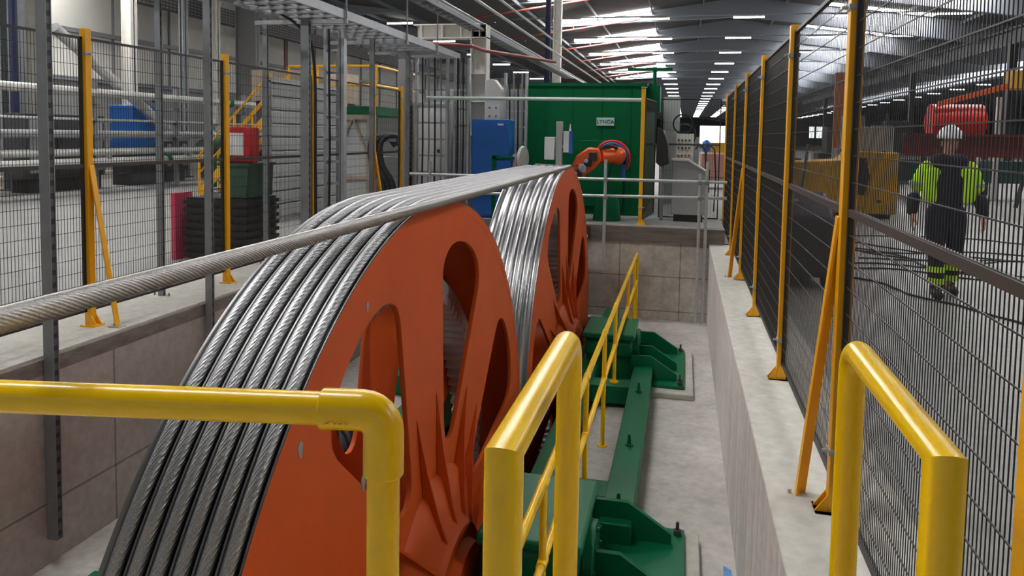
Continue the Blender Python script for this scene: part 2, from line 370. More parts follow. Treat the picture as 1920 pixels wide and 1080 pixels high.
# hall column with cables, far left of centre
t = thing('hall_column', 'white lattice hall column rising behind the green machine', 'column', (-5.8, 34, 0))
m = MB().box(-0.17, -0.1, -0.15, 0.15, 0, 8.4).box(0.13, 0.2, -0.15, 0.15, 0, 8.4).box(-0.1, 0.13, -0.02, 0.02, 0, 8.4)
m.build('flanges', M['whitesteel'], t)
MB().cyl((-0.42, 0, 0), (-0.42, 0, 8.4), 0.13, 10).build('downpipe', M['bluedark'], t)
# crane runway on the right
t = thing('crane_runway_beam', 'dark crane runway beam on columns beyond the right hand fence', 'beam', (15, 0, 0))
MB().box(-0.15, 0.15, 5, 105, 6.35, 6.45).box(-0.15, 0.15, 5, 105, 7.05, 7.15).box(-0.02, 0.02, 5, 105, 6.4, 7.1).build('runway_girder', M['darkgrey'], t)
for y in (24, 40, 56, 72, 88): MB().box(-0.15, 0.15, y - 0.2, y + 0.2, 0, 6.35).build('column', M['darkgrey'], t)
# slotted girder and columns on the left
tag(MB().box(-18.7, -18.4, -5, 75, 6.0, 6.62).build('slotted_girder', M['perf']), 'long dark grey slotted girder along the pale left wall', 'girder')

def hcol(name, x, y, w, mat, label, z1=8.0, d=0.3):
    t = thing(name, label, 'column', (x, y, 0))
    MB().box(-w / 2, -w / 2 + 0.04, -d / 2, d / 2, 0, z1).box(w / 2 - 0.04, w / 2, -d / 2, d / 2, 0, z1).box(-w / 2, w / 2, -0.02, 0.02, 0, z1).build('shaft', mat, t)
    MB().box(-w / 2 - 0.08, w / 2 + 0.08, -d / 2 - 0.08, d / 2 + 0.08, 0, 0.04).build('base_plate', M['darkgrey'], t)
hcol('steel_column', -17, 16.8, 0.42, M['whitesteel'], 'white steel column at the far left behind silver pipes')
hcol('steel_column', -17, 16.1, 0.3, M['galvdark'], 'dark steel column just left of the white column', d=0.5)
hcol('steel_column', -17, 20.3, 0.34, M['whitesteel'], 'speckled pale column rising above the blue cabinet at left')
hcol('steel_column', -17, 26.8, 0.9, M['claddark'], 'wide dark grey column behind the yellow staircase')
hcol('steel_column', -17.6, 25.5, 0.35, M['whitesteel'], 'narrow white column left of the wide dark column')
hcol('steel_column', -17.0, 22.9, 0.16, M['galvdark'], 'thin grey column behind the second yellow fence post at left')
tag(MB().cyl((-16.6, 15.75, 0), (-16.6, 15.75, 8), 0.1, 10).build('drain_pipe', M['bluedark']), 'dark blue vertical pipe at far left edge', 'pipe')
tag(MB().cyl((-19.5, 34, 0), (-19.5, 34, 8), 0.05, 8).build('drain_pipe', M['pipered']), 'dark red vertical pipe on the left wall', 'pipe')

# ================================================================== LEFT BACKGROUND
X = -15
pipes = [(X, 2.58, 0.11, 'silver', 'topmost thick silver pipe of the rack along the left wall'), (X, 1.88, 0.035, 'scaf', 'thin grey pipe second from the top of the left rack'),
         (X - 0.1, 1.50, 0.10, 'midgrey', 'dull brown grey pipe in the middle of the left rack'), (X, 1.04, 0.10, 'silver', 'silver pipe directly above the lowest pipe of the left rack'), (X + 0.35, 0.80, 0.10, 'silver', 'lowest silver pipe of the left rack')]
for x, z, r, mt, lb in pipes:
    t = thing('process_pipe', lb, 'pipe', (x, 0, z))
    MB().cyl((0, 6, 0), (0, 24, 0), r, 14).build('pipe_run', M[mt], t)
    if mt == 'silver':
        for y in (18.9, 22.5):
            MB().cyl((0, y - 0.03, 0), (0, y + 0.03, 0), r + 0.05, 14).cyl((0, y + 0.06, 0), (0, y + 0.1, 0), r + 0.05, 14).build('flange', M['green'], t)
for i, (y, lb) in enumerate(((13.1, 'pipe rack stand nearest the left edge of view'), (16.4, 'pipe rack stand behind the first braced yellow post'), (19.6, 'pipe rack stand left of the second yellow post'), (23.2, 'pipe rack stand farthest down the left wall'))):
    t = thing('pipe_stand', lb, 'stand', (-15, y, 0))
    MB().box(-0.06, 0.06, 0.16, 0.24, 0, 2.9).build('upright', M['galvdark'], t)
    for z in (0.66, 0.9, 1.38, 1.83, 2.27): MB().box(-0.3, 0.5, 0.16, 0.22, z - 0.03, z + 0.01).build('bracket', M['galvdark'], t)
tag(MB().cyl((-15.42, 15.8, 4.15), (-15.42, 19.9, 1.7), 0.14, 14).build('sloping_duct', M['silver']), 'silver duct sloping down to the pipe rack at left', 'duct')
t = thing('blue_machine', 'blue ribbed machine housing behind silver pipes at left', 'machine', (-16.05, 19.3, 0))
MB().box(-0.4, 0.4, -0.55, 0.6, 0.9, 2.35).build('housing', M['blue'], t, bevel=0.03)
MB().box(-0.35, 0.35, -0.5, 0.55, 0, 0.9).build('base', M['darkgrey'], t)
tag(MB().box(-19, -18.4, 6, 25, 0, 0.25).build('low_plinth', M['cream']), 'low brown plinth along the foot of the left wall', 'plinth')
for i, (y0, y1, z1, lb) in enumerate(((10.5, 14.5, 1.9, 'dark machine bank behind pipes at the left edge'), (15.3, 17.9, 2.0, 'dark cupboard bank behind the braced yellow post'), (20.4, 21.5, 1.3, 'dark pump unit right of the blue machine'))):
    t = thing('machine_bank', lb, 'machine', (-16.15, (y0 + y1) / 2, 0)); h = (y1 - y0) / 2
    MB().box(-0.3, 0.3, -h, h, 0.35, z1).build('body', M['darkgrey'], t, bevel=0.02)
    for k in range(3): MB().box(0.3, 0.33, -h + 0.1 + k * 2 * h / 3, -h - 0.1 + (k + 1) * 2 * h / 3, 0.5, z1 - 0.1).build('door_panel', M['midgrey'] if k != 1 else M['darkgrey'], t)
    MB().box(-0.25, 0.25, -h + .1, h - .1, 0, 0.35).build('plinth', M['black'], t)
t = thing('motor_unit', 'bulky dark motor on feet behind the grey strut posts at left', 'motor', (-16.0, 23.4, 0))
MB().cyl((0, -0.8, 0.95), (0, 0.8, 0.95), 0.42, 18).build('casing', M['darkgrey'], t); MB().ball((0, -0.3, 1.9), 0.17).build('dome', M['silver'], t)
for s in (-0.5, 0.5): MB().box(-0.4, 0.4, s - 0.08, s + 0.08, 0, 0.7).build('foot', M['darkgrey'], t)
MB().cyl((0, -0.3, 1.3), (0, -0.3, 1.8), 0.08, 10).build('neck', M['midgrey'], t)
# green plant with yellow stairs
t = thing('staircase', 'yellow railed steel staircase climbing to the green platform', 'staircase', (-11.5, 17, 0))
def stair(a, b, n, t):
    a, b = Vector(a), Vector(b)
    for s in (0, 0.8):
        o = Vector((0, s, 0)); MB().bar(a + o, b + o, 0.05, 0.2).build('stringer', M['yellowpost'], t)
        MB().tube([a + o + Vector((0, 0, 1.0)), b + o + Vector((0, 0, 1.0))], 0.03, 8).build('handrail', M['yellowpost'], t)
        MB().tube([a + o + Vector((0, 0, .55)), b + o + Vector((0, 0, .55))], 0.022, 8).build('mid_rail', M['yellowpost'], t)
        for k in range(3):
            q = a.lerp(b, k / 2) + o; MB().cyl(q, q + Vector((0, 0, 1.0)), 0.028, 8).build('post', M['yellowpost'], t)
    for k in range(n):
        q = a.lerp(b, (k + 0.5) / n); MB().box(q.x - 0.12, q.x + 0.12, q.y, q.y + 0.8, q.z - 0.02, q.z + 0.02).build('tread', M['midgrey'], t)
stair((-0.7, 0, 0.0), (1.35, 0, 2.1), 9, t)
t = thing('raised_platform', 'green raised platform with yellow guard rails behind the ribbed partition', 'platform', (-8.8, 18.3, 0))
MB().box(-1.2, 1.3, -0.8, 2.2, 2.1, 2.32).build('deck', M['greenwall'], t)
for x in (-1.1, 1.2):
    for y in (-0.7, 2.1): MB().box(x - 0.06, x + 0.06, y - 0.06, y + 0.06, 0, 2.1).build('leg', M['greenwall'], t)
for x in (-1.15, -0.35, 0.45, 1.25): MB().cyl((x, -0.75, 2.3), (x, -0.75, 3.35), 0.03, 8).build('rail_post', M['yellowpost'], t)
for z in (2.85, 3.33): MB().cyl((-1.15, -0.75, z), (1.25, -0.75, z), 0.03, 8).cyl((1.25, -0.75, z), (1.25, 2.2, z), 0.03, 8).build('guard_rail', M['yellowpost'], t)
t = thing('green_plant', 'dark green plant tank beneath the yellow staircase', 'tank', (-12.2, 18.8, 0))
MB().cyl((-0.9, 0, 1.3), (0.9, 0, 1.3), 0.36, 20).build('tank', M['binlid'], t); MB().box(-0.8, 0.8, -0.3, 0.3, 0, 0.98).build('frame', M['greenwall'], t)
tag(MB().box(-13.2, -10.6, 21, 23.2, 2.6, 3.55).build('timber_crate', M['wood']), 'brown timber crate raised behind the ribbed partition', 'crate')
for x in (-13, -10.8): tag(MB().box(x - 0.1, x + 0.1, 21.1, 23.1, 0, 2.6).build('crate_support', M['darkgrey']), ['dark support under the left end of the timber crate', 'dark support under the right end of the timber crate'][x > -12], 'support')
# ribbed partition
t = thing('ribbed_partition', 'grey horizontally ribbed partition beyond the left hand fence', 'partition', (-7.2, 14.2, 0))
MB().box(-0.05, 0.1, -2.3, 0.4, 0.08, 2.52).build('core', M['midgrey'], t)
for k in range(10):
    z = 0.12 + k * 0.24; MB().box(0.1, 0.135, -2.32, 0.4, z, z + 0.215).build('slat', M['midgrey'], t, bevel=0.01)
MB().box(-0.06, 0.15, -2.33, 0.42, 2.52, 2.6).build('top_edge', M['galv'], t)
MB().box(-0.06, 0.12, -2.33, -2.28, 0, 2.55).box(-0.06, 0.12, 0.38, 0.43, 0, 2.55).build('end_post', M['galvdark'], t)
t = thing('timber_frame_shed', 'open timber framed shed front with grey infill under the green platform', 'shed', (-8.0, 17.2, 0))
for x in (-0.42, 0.42): MB().box(x - 0.05, x + 0.05, -0.05, 0.05, 0, 2.08).build('post', M['wood'], t)
MB().box(-0.5, 0.5, -0.06, 0.06, 1.98, 2.1).build('lintel', M['wood'], t)
for s in (-1, 1): MB().bar((s * 0.4, -0.02, 1.1), (s * 0.02, -0.02, 2.0), 0.05, 0.09, (0, 1, 0)).build('brace', M['wood'], t)
MB().box(-0.38, 0.38, 0.03, 0.06, 0, 1.98).build('infill', M['greybox'], t); MB().box(-0.38, 0.38, -0.03, 0.02, 0.5, 0.58).build('shelf', M['wood'], t)
# stack by the second post: black rack, green tote, red document box
t = thing('black_crate_rack', 'black slatted crate rack on the floor behind the second yellow post', 'rack', (-5.72, 8.65, 0))
MB().box(-0.42, 0.42, -0.35, 0.35, 0.02, 0.8).build('core', M['black'], t)
for k in range(8): MB().box(-0.45, 0.45, -0.38, 0.38, 0.05 + k * 0.095, 0.1 + k * 0.095).build('slat', M['black'], t)
tag(MB().box(-6.3, -6.24, 8.2, 8.55, 0.0, 0.85).build('upright_board', M['pink']), 'thin pinkish red board standing left of the black rack', 'board')
t = thing('storage_tote', 'dark green storage tote on top of the black crate rack', 'tote', (-5.47, 8.6, 0.81))
MB().prism([(-0.18, 0), (0.18, 0), (0.2, 0.42), (-0.2, 0.42)], 'y', -0.3, 0.3).build('tub', M['binlid'], t, bevel=0.01)
MB().box(-0.22, 0.22, -0.32, 0.32, 0.40, 0.44).build('rim', M['binlid'], t)
t = thing('document_box', 'red document box with a white sheet on its face', 'box', (-5.47, 8.45, 1.255))
MB().box(-0.21, 0.21, -0.1, 0.1, 0, 0.45).build('case', M['red'], t, bevel=0.02); MB().box(-0.13, 0.11, -0.108, -0.1, 0.09, 0.37).build('sheet', M['paper'], t)
# black hoses hanging beyond the fence
t = thing('hose_hanger', 'black hoses draped over a stand behind the left fence corner', 'hoses', (-5.5, 12.9, 0))
MB().box(-0.03, 0.03, -0.03, 0.03, 0, 1.55).box(-0.35, 0.35, -0.03, 0.03, 1.5, 1.56).build('stand', M['galvdark'], t)
for k, dx in enumerate((-0.1, 0.0, 0.1)):
    MB().tube(smooth([(dx + .30, -0.10, 0.3), (dx + 0.22, -0.10, 0.75), (dx + 0.02, -0.10, 1.1), (dx - 0.02, -0.08, 1.45), (dx + 0.1, -0.02, 1.6), (dx + .25, 0.08, 1.58), (dx + .4, 0.1, 1.42)]), 0.05, 10).build('hose', M['hose'], t)
t = thing('wheeled_cabinet', 'low grey cabinet behind the draped black hoses', 'cabinet', (-5.35, 13.6, 0)); MB().box(-0.4, 0.4, -0.2, 0.2, 0.1, 1.2).build('body', M['midgrey'], t); MB().box(-0.36, 0.36, -0.16, 0.16, 0, 0.1).build('plinth', M['black'], t)
t = thing('red_hose_reel', 'small dark red coiled hose just above the rope on the near wheel', 'hose reel', (-5.25, 11.6, 0)); MB().tube([(0.22 * math.cos(a), 0.05 * math.sin(3 * a), 0.23 + 0.2 * math.sin(a)) for a in [2 * PI * k / 24 for k in range(24)]], 0.04, 8, closed=True).build('coil', M['darkred'], t)

# ================================================================== MESH FENCES
def fence_post(x, y, side, label, brace=None, z0=0.0, h=2.42, group=None):
    t = thing('fence_post', label, 'fence post', (x, y, z0))
    MB().box(-0.03, 0.03, -0.03, 0.03, 0.01, h).build('pole', M['yellowpost'], t, bevel=0.003)
    MB().box(-0.085 if side > 0 else -0.05, 0.05 if side > 0 else 0.085, -0.06, 0.06, 0, 0.012).prism([(-0.03 * side, 0.012), (-0.085 * side, 0.012), (-0.03 * side, 0.09)], 'y', -0.03, -0.022).prism([(-0.03 * side, 0.012), (-0.085 * side, 0.012), (-0.03 * side, 0.09)], 'y', 0.022, 0.03).build('base_plate', M['yellowpost'], t)
    for z in (0.28, 2.22): MB().box(-0.036, 0.036, -0.036, 0.036, z - 0.012, z + 0.012).cyl((0.036 * -side, 0, z), (0.06 * -side, 0, z), 0.008, 8).build('clip', M['galv'], t)
    if brace:
        dx, dy, zt = brace
        b = thing_part = MB().bar((dx, dy, 0.01), (-0.03 * side, dy * 0.3, zt), 0.012, 0.05, (0, 1, 0)).bar((dx + .02 * side, dy + .024, 0.01), (-0.01 * side, dy * .3 + .024, zt), 0.045, 0.006, (0, 1, 0)).build('brace', M['yellowpost'], t)
        MB().box(dx - 0.06, dx + 0.05, dy - 0.04, dy + 0.04, 0, 0.008).cyl((dx - 0.03, dy, 0), (dx - 0.03, dy, 0.03), 0.008, 8).build('brace_foot', M['galv'], b)
    return t
def mesh_panel(p, q, label, pitch=0.03, z0=0.12, z1=2.38, hp=0.11, zoff=0.0, rail=True, wt=0.003):
    p, q = Vector((p[0], p[1], 0)), Vector((q[0], q[1], 0)); L = (q - p).length; ang = math.atan2(q.y - p.y, q.x - p.x)
    t = thing('mesh_panel', label, 'fence panel', (p.x, p.y, zoff), rz=ang)
    f = 0.02
    MB().box(0, f, -0.012, 0.012, z0, z1).box(L - f, L, -0.012, 0.012, z0, z1).box(0, L, -0.012, 0.012, z0, z0 + f).box(0, L, -0.012, 0.012, z1 - f, z1).build('frame', M['black'], t)
    if rail: MB().box(f, L - f, -0.014, 0.014, 1.33, 1.362).build('mid_rail', M['brownrail'], t)
    m = MB(); n = int((L - 2 * f) / pitch)
    for i in range(n + 1):
        x = f + (L - 2 * f) * i / n; m.bar((x, 0.0, z0 + f), (x, 0.0, z1 - f), wt, wt, (1, 0, 0))
    k = int((z1 - z0) / hp)
    for i in range(1, k):
        z = z0 + (z1 - z0) * i / k; m.bar((f, 0.004, z), (L - f, 0.004, z), 0.004, 0.004)
    m.build('wire_mesh', M['wire'], t)
    return t
FX = 0.70
ry = [1.62, 3.47, 5.35, 7.22, 9.06, 10.95, 13.15]
names = ['yellow fence post at the right edge of the view, nearest', 'tall braced yellow fence post, second nearest on the right', 'yellow fence post with bracket foot on the right ledge, third nearest', 'yellow fence post on the right ledge, fourth nearest', 'braced yellow fence post on the right ledge, fifth nearest', 'yellow fence post on the right ledge, sixth nearest', 'yellow fence post farthest down the right fence']
for i, (y, n) in enumerate(zip(ry, names)):
    fence_post(FX, y, 1, n, brace=(-0.14, 0.12, 1.32) if i in (1, 4) else None)
pn = ['mesh fence panel nearest at the right, the worker beyond it', 'mesh fence panel in front of the yellow machine on the right', 'dark mesh panel between third and fourth right posts', 'dark mesh panel between fourth and fifth right posts', 'dark mesh panel between fifth and sixth right posts', 'dark mesh panel at the far end of the right fence']
for i in range(6): mesh_panel((FX + 0.005, ry[i] + 0.035), (FX + 0.005, ry[i + 1] - 0.035), pn[i], pitch=0.024 if i < 1 else (0.03 if i == 1 else 0.025), wt=0.0028 if i < 2 else 0.0042)
mesh_panel((FX + 0.005, -0.2), (FX + 0.005, ry[0] - 0.035), 'mesh fence panel cut off by the right edge', pitch=0.024)
FLX = -4.72
ly = [3.25, 5.14, 7.02, 8.92, 10.88, 12.02]
names = ['yellow post of the left fence outside the left edge', 'braced yellow fence post nearest on the left', 'yellow fence post in front of the black crate rack', 'yellow fence post beside the ribbed partition', 'braced yellow fence post beside the draped hoses', 'yellow corner post at the far end of the left fence']
for i, (y, n) in enumerate(zip(ly, names)):
    fence_post(FLX, y, -1, n, brace=(0.24, 0.02, 1.32) if i in (1, 4) else None, z0=0.03 if y < 12.05 else 0)
pn = ['left mesh fence panel cut by the left edge of the view', 'left mesh panel with the silver pipes seen through it', 'left mesh panel with the green tote seen through it', 'left mesh panel with the ribbed partition seen through it', 'short left mesh panel with the hoses seen through it']
for i in range(5): mesh_panel((FLX - 0.01, ly[i] + 0.035), (FLX - 0.01, ly[i + 1] - 0.035), pn[i], pitch=0.03, z0=0.15)
# far end fence with gate in front of the green machine
fence_post(-0.66, 12.25, -1, 'lone yellow fence post in front of the green machine', z0=0.24, h=2.2)
mesh_panel((-0.63, 12.3), (-0.5, 13.5), 'dark mesh panel running back from the lone yellow post', zoff=0.2, z1=2.1)
mesh_panel((-0.42, 13.6), (0.62, 13.6), 'mesh gate panel in front of the grey control cabinets', zoff=0.2, z0=0.04, z1=2.15, pitch=0.05, hp=0.4)

# ================================================================== LEFT STRUTS AND CABLE TRAYS
def strut(x, y, z0, z1, label, w=0.065, base=False, mat='galvdark'):
    t = thing('strut_post', label, 'post', (x, y, z0))
    H = z1 - z0
    d = w * 0.3
    MB().prism([(-w / 2, -d), (w / 2 - 0.001, -d), (w / 2 - 0.001, -d + 0.006), (-w / 2 + 0.006, -d + 0.006), (-w / 2 + 0.006, d - 0.006), (w / 2 - 0.001, d - 0.006), (w / 2 - 0.001, d), (-w / 2, d)], 'z', 0, H).build('channel', M[mat], t)
    MB().box(w / 2 - 0.012, w / 2 - 0.006, -d + 0.006, d - 0.006, 0, H).build('shaded_slot_web', M['slotted'], t)  # dark slotted sheet on the open side, painting the shade inside the channel
    if base:
        MB().box(-0.1, 0.1, -0.07, 0.07, 0, 0.01).build('base_plate', M['galv'], t)
        for dx in (-0.08, 0.08): MB().cyl((dx, 0, 0.01), (dx, 0, 0.06), 0.008, 8).build('anchor_bolt', M['galvdark'], t)
    return t
strut(-4.32, 4.34, -1.3, 3.0, 'grey slotted strut nearest the left edge, fixed down the pit wall', 0.085)
strut(-4.32, 6.16, -1.3, 3.0, 'grey slotted strut left of the second yellow post, fixed down the pit wall', 0.07)
strut(-4.32, 8.0, -1.3, 3.0, 'thick grey strut beside the ribbed partition, fixed to the pit wall', 0.1)
strut(-4.32, 9.9, -1.3, 3.0, 'grey strut beside the timber framed shed', 0.07)
strut(-4.32, 11.3, -1.3, 3.0, 'grey strut beside the left fence corner', 0.07)
strut(-4.93, 6.27, 0.0, 3.0, 'grey strut standing on a bolted plate on the left ledge', 0.06, True)
strut(-4.93, 8.15, 0.0, 3.0, 'grey strut right of the black crate rack', 0.06, True)
strut(-4.93, 10.1, 0.0, 3.0, 'slim grey strut behind the vertical conduits', 0.06, True)
def tray(x0, x1, y0, y1, z, label, side=0.09, rung=0.3, mat='galv'):
    t = thing('cable_tray', label, 'cable tray', ((x0 + x1) / 2, y0, z)); w = (x1 - x0) / 2; L = y1 - y0
    for s in (-1, 1): MB().box(s * w - 0.012, s * w + 0.012, 0, L, 0, side).build('side_rail', M[mat], t)
    n = int(L / rung); r0 = None
    for i in range(n):
        if r0 is None: r0 = MB().box(-w, w, -0.03, 0.03, 0.0, 0.025).build('rung', M[mat], t); o = r0
        else: o = r0.copy(); C.objects.link(o)
        o.location = (0, 0.13 + i * rung, 0)
    for k in range(4):
        xx = -w * 0.7 + k * w * 0.42; MB().tube([(xx, 0, 0.045), (xx + 0.03, L * 0.3, 0.045), (xx - 0.02, L * 0.6, 0.05), (xx, L, 0.045)], 0.018, 6).build('cable', M['hose'] if z < 3.1 else M['darkgrey'], t)
    return t
tray(-4.62, -3.86, 1.5, 12.6, 2.96, 'wide ladder cable tray running over the left ledge', 0.1)
tray(-5.35, -4.85, 1.5, 14, 3.2, 'cable tray above and left of the wide ladder tray', 0.08)
tray(-3.78, -3.55, 4.5, 24, 3.5, 'narrow cable tray right of the wide ladder tray', 0.05, mat='galvdark')
tray(-4.4, -4.1, 4.5, 24, 3.85, 'highest cable tray above the pit edge', 0.05, mat='galvdark')
for y, lb in ((4.34, 'cross arm under the tray, nearest'), (6.2, 'cross arm under the tray, second nearest'), (8.05, 'cross arm under the tray beside the ribbed partition'), (9.98, 'cross arm under the tray beside the timber shed'), (11.3, 'cross arm under the tray, farthest')):
    t = thing('tray_bracket', lb, 'bracket', (0, y, 2.9)); MB().box(-5.0, -3.82, -0.02, 0.02, 0.01, 0.055).build('arm', M['galv'], t)
    MB().box(-3.84, -3.825, -0.01, 0.01, 0.05, 1.0).build('drop_rod', M['galvdark'], t)
for k, x in enumerate((-3.55, -3.2, -3.0)):
    tag(MB().cyl((x, 5.5, 3.62 + .12 * k), (x, 30, 3.62 + .12 * k), 0.022, 8).build('overhead_pipe', M['scaf']), ['slim pipe above the trays, leftmost of three', 'slim pipe above the trays, middle of three', 'slim pipe above the trays, rightmost of three'][k], 'pipe')
# black cable drop and vertical conduits
tag(MB().tube(smooth([(-4.6, 5.5, 3.02), (-4.55, 6.6, 3.03), (-4.5, 7.6, 3.0), (-4.46, 8.2, 2.85), (-4.45, 8.45, 2.5), (-4.46, 8.5, 1.2), (-4.45, 8.5, 0.05)]), 0.02, 8).build('power_cable', M['hose']), 'black cable curving down from the tray beside the partition', 'cable')
def ladder(x0, x1, y, z0, z1, label, cables=3, rails=True):
    t = thing('vertical_ladder_tray', label, 'cable ladder', ((x0 + x1) / 2, y, z0)); w = (x1 - x0) / 2; H = z1 - z0
    for s in (-1, 1): MB().box(s * w - 0.02, s * w + 0.02, -0.04, 0.04, 0, H).build('side_rail', M['galv'], t)
    for i in range(int(H / 0.28)): MB().box(-w, w, -0.015, 0.015, 0.15 + i * 0.28, 0.18 + i * 0.28).build('rung', M['galv'], t)
    for k in range(cables):
        xx = -w * 0.6 + k * w * 1.2 / max(1, cables - 1); MB().tube([(xx, -0.03, 0), (xx + 0.015, -0.03, H * 0.5), (xx, -0.03, H)], 0.016, 6).build('cable', M['hose'] if k % 2 == 0 else M['galvdark'], t)
ladder(-4.44, -4.2, 8.75, 0, 2.95, 'narrow vertical cable ladder beside the thick grey strut', 2)
ladder(-4.5, -3.95, 12.2, 0.0, 2.95, 'vertical cable ladder in front of the pale cabinet', 4)
ladder(-3.84, -3.6, 12.3, 0.24, 2.95, 'dense vertical cable ladder left of the blue cabinet', 4)
ladder(-3.1, -2.72, 12.9, 0.24, 2.75, 'vertical cable ladder between blue cabinet and green machine', 4)
t = thing('pale_cabinet', 'pale grey electrical cabinet behind the vertical cable ladder', 'cabinet', (-4.3, 12.6, 0))
MB().box(-0.36, 0.36, -0.15, 0.25, 0.1, 2.2).build('case', M['greybox'], t, bevel=0.01); MB().box(-0.3, 0.3, -0.165, -0.15, 0.2, 2.1).build('door', M['white'], t)
MB().prism([(0.06, 1.28), (0.2, 1.28), (0.2, 1.44), (0.06, 1.44)], 'y', -0.172, -0.166).build('warning_sticker', M['paper'], t); MB().cyl((0.13, -0.176, 1.36), (0.13, -0.172, 1.36), 0.035, 12).build('symbol', M['darkgrey'], t)
t = thing('perforated_panel', 'tall perforated grey trunking column beside the pale cabinet', 'trunking', (-4.78, 12.4, 0)); MB().box(-0.1, 0.1, -0.1, 0.1, 0, 2.95).build('duct', M['midgrey'], t)
MB().box(0.1, 0.103, -0.05, 0.05, 0.05, 2.9).build('slotted_face', M['slotted'], t)
# back wall of grey cubicles behind the ladders
t = thing('switchgear_row', 'row of grey switchgear cubicles behind the cable ladders', 'cabinet', (-4.0, 14.3, 0.24))
for k in range(4): MB().box(-1.0 + k * 0.5, -0.52 + k * 0.5, -0.25, 0.25, 0, 2.3).build('cubicle', M['midgrey'], t, bevel=0.01)
# white steel gantry
t = thing('jib_crane', 'off-white steel jib with column above the blue cabinet', 'crane', (-3.62, 13.1, 0.24))
MB().box(-0.16, -0.14, -0.12, 0.12, 0, 3.4).box(0.12, 0.14, -0.12, 0.12, 0, 3.4).box(-0.14, 0.12, -0.01, 0.01, 0, 3.4).build('mast', M['whitesteel'], t)
MB().box(-1.25, 0.14, -0.12, 0.12, 3.38, 3.4).box(-1.2, 0.14, -0.12, 0.12, 3.14, 3.16).box(-1.2, 0.14, -0.01, 0.01, 3.15, 3.39).build('jib_arm', M['whitesteel'], t)
for x in (-1.1, -0.7, -0.35, 0.0): MB().box(x - 0.008, x + 0.008, -0.12, 0.12, 3.15, 3.39).build('web_stiffener', M['whitesteel'], t)
for z in (0.6, 1.4, 2.0, 2.5, 2.95): MB().box(-0.15, 0.13, -0.12, 0.12, z, z + 0.015).build('stiffener', M['whitesteel'], t)
b = MB().prism([(0.14, 1.6), (0.42, 1.6), (0.42, 2.24), (0.3, 2.4), (0.14, 2.4)], 'y', -0.16, 0.1).build('end_bracket', M['whitesteel'], t, bevel=0.01)
for z in (1.75, 1.9, 2.05): MB().cyl((0.22, -0.18, z), (0.22, -0.15, z), 0.015, 8).cyl((0.34, -0.18, z), (0.34, -0.15, z), 0.015, 8).build('bolt', M['darkgrey'], b)
tag(MB().tube([(-4.6, 12.0, 3.2), (-3.5, 12.1, 3.13), (-3.4, 12.5, 3.1), (-2.5, 14.5, 3.1)], 0.03, 8).build('red_pipe', M['pipered']), 'dark red pipe crossing in front of the white jib column', 'pipe')
tag(MB().cyl((-4.3, 12.15, 2.27), (-0.69, 12.25, 2.26), 0.03, 10).build('horizontal_tube', pmat('pale tube', (0.55, 0.62, 0.6), 0.4)), 'pale horizontal tube crossing in front of the green machine', 'tube')

# ================================================================== MACHINES BEYOND THE PIT
t = thing('green_machine_housing', 'large dark green machine enclosure beyond the pit with a nameplate', 'machine', (-1.75, 13.6, 0.24))
MB().box(-1.12, 1.06, 0, 5.5, 0, 2.36).build('enclosure', M['greenwall'], t, bevel=0.015)
for x in (-0.75, -0.25, 0.28, 0.8): MB().box(x - 0.006, x + 0.006, -0.008, 0, 0.05, 2.33).build('seam_strip', M['greenwall'], t)
MB().box(-1.14, 1.08, -0.02, 5.5, 2.33, 2.39).build('roof_cap', M['greenwall'], t)
MB().box(-0.1, 0.7, -0.03, 0, 0.15, 1.35).build('access_door', M['greenwall'], t, bevel=0.01)
np_ = MB().box(0.19, 0.51, -0.02, 0, 1.62, 1.765).build('nameplate', pmat('pale plate', (0.45, 0.62, 0.58), 0.5), t)
text('lettering', 'LYNCA', 0.098, M['signtext'], (0.35, -0.022, 1.69), (PI / 2, 0, 0), np_)
MB().box(1.06, 1.3, 0.2, 0.9, 1.9, 2.36).build('corner_unit', M['greenwall'], t)
t = thing('lifting_davit', 'green davit crane on top of the machine housing', 'davit', (-0.62, 15.5, 2.63))
MB().cyl((0, 0, -0.02), (0, 0, 0.45), 0.04, 8).build('mast', M['greenwall'], t); MB().box(-0.55, 0.35, -0.03, 0.03, 0.38, 0.44).build('arm', M['greenwall'], t)
t = thing('blue_cabinet', 'tall bright blue cabinet left of the green machine', 'cabinet', (-3.22, 12.55, 0.24))
MB().box(-0.32, 0.32, -0.25, 0.25, 0, 1.68).build('case', M['blue'], t, bevel=0.01); MB().box(-0.3, 0.3, -0.262, -0.25, 0.05, 1.64).build('door', M['blue'], t)
MB().box(0.14, 0.24, -0.268, -0.262, 1.58, 1.61).build('label_plate', M['white'], t)
t = thing('small_blue_box', 'small blue box in a green frame beside the round mirror', 'box', (-2.95, 12.15, 0.24))
MB().box(-0.1, 0.16, -0.08, 0.08, 0.1, 1.0).build('box', M['blue'], t); MB().box(-0.16, -0.1, -0.1, 0.1, 0, 1.08).box(-0.16, 0.2, -0.1, 0.1, 1.02, 1.06).build('frame', M['greenwall'], t)
t = thing('round_mirror', 'round polished disc on a bracket above the ropes', 'disc', (-2.64, 12.2, 0.24))
MB().lathe([(0, 0.0), (0.0, 0.2), (0.02, 0.215), (0.05, 0.2), (0.06, 0.0)], (0.0, 0, 1.03), 40, closed=False).build('disc', M['silver'], t)
for c in t.children: c.rotation_euler = (0, 0, math.radians(-12))
MB().box(-0.14, -0.08, -0.05, 0.05, 0, 1.1).box(-0.1, 0, -0.03, 0.03, 1.0, 1.06).build('bracket', M['greybox'], t)
t = thing('sensor_pole', 'pale square pole with two white junction boxes', 'pole', (-2.03, 12.35, 0.24))
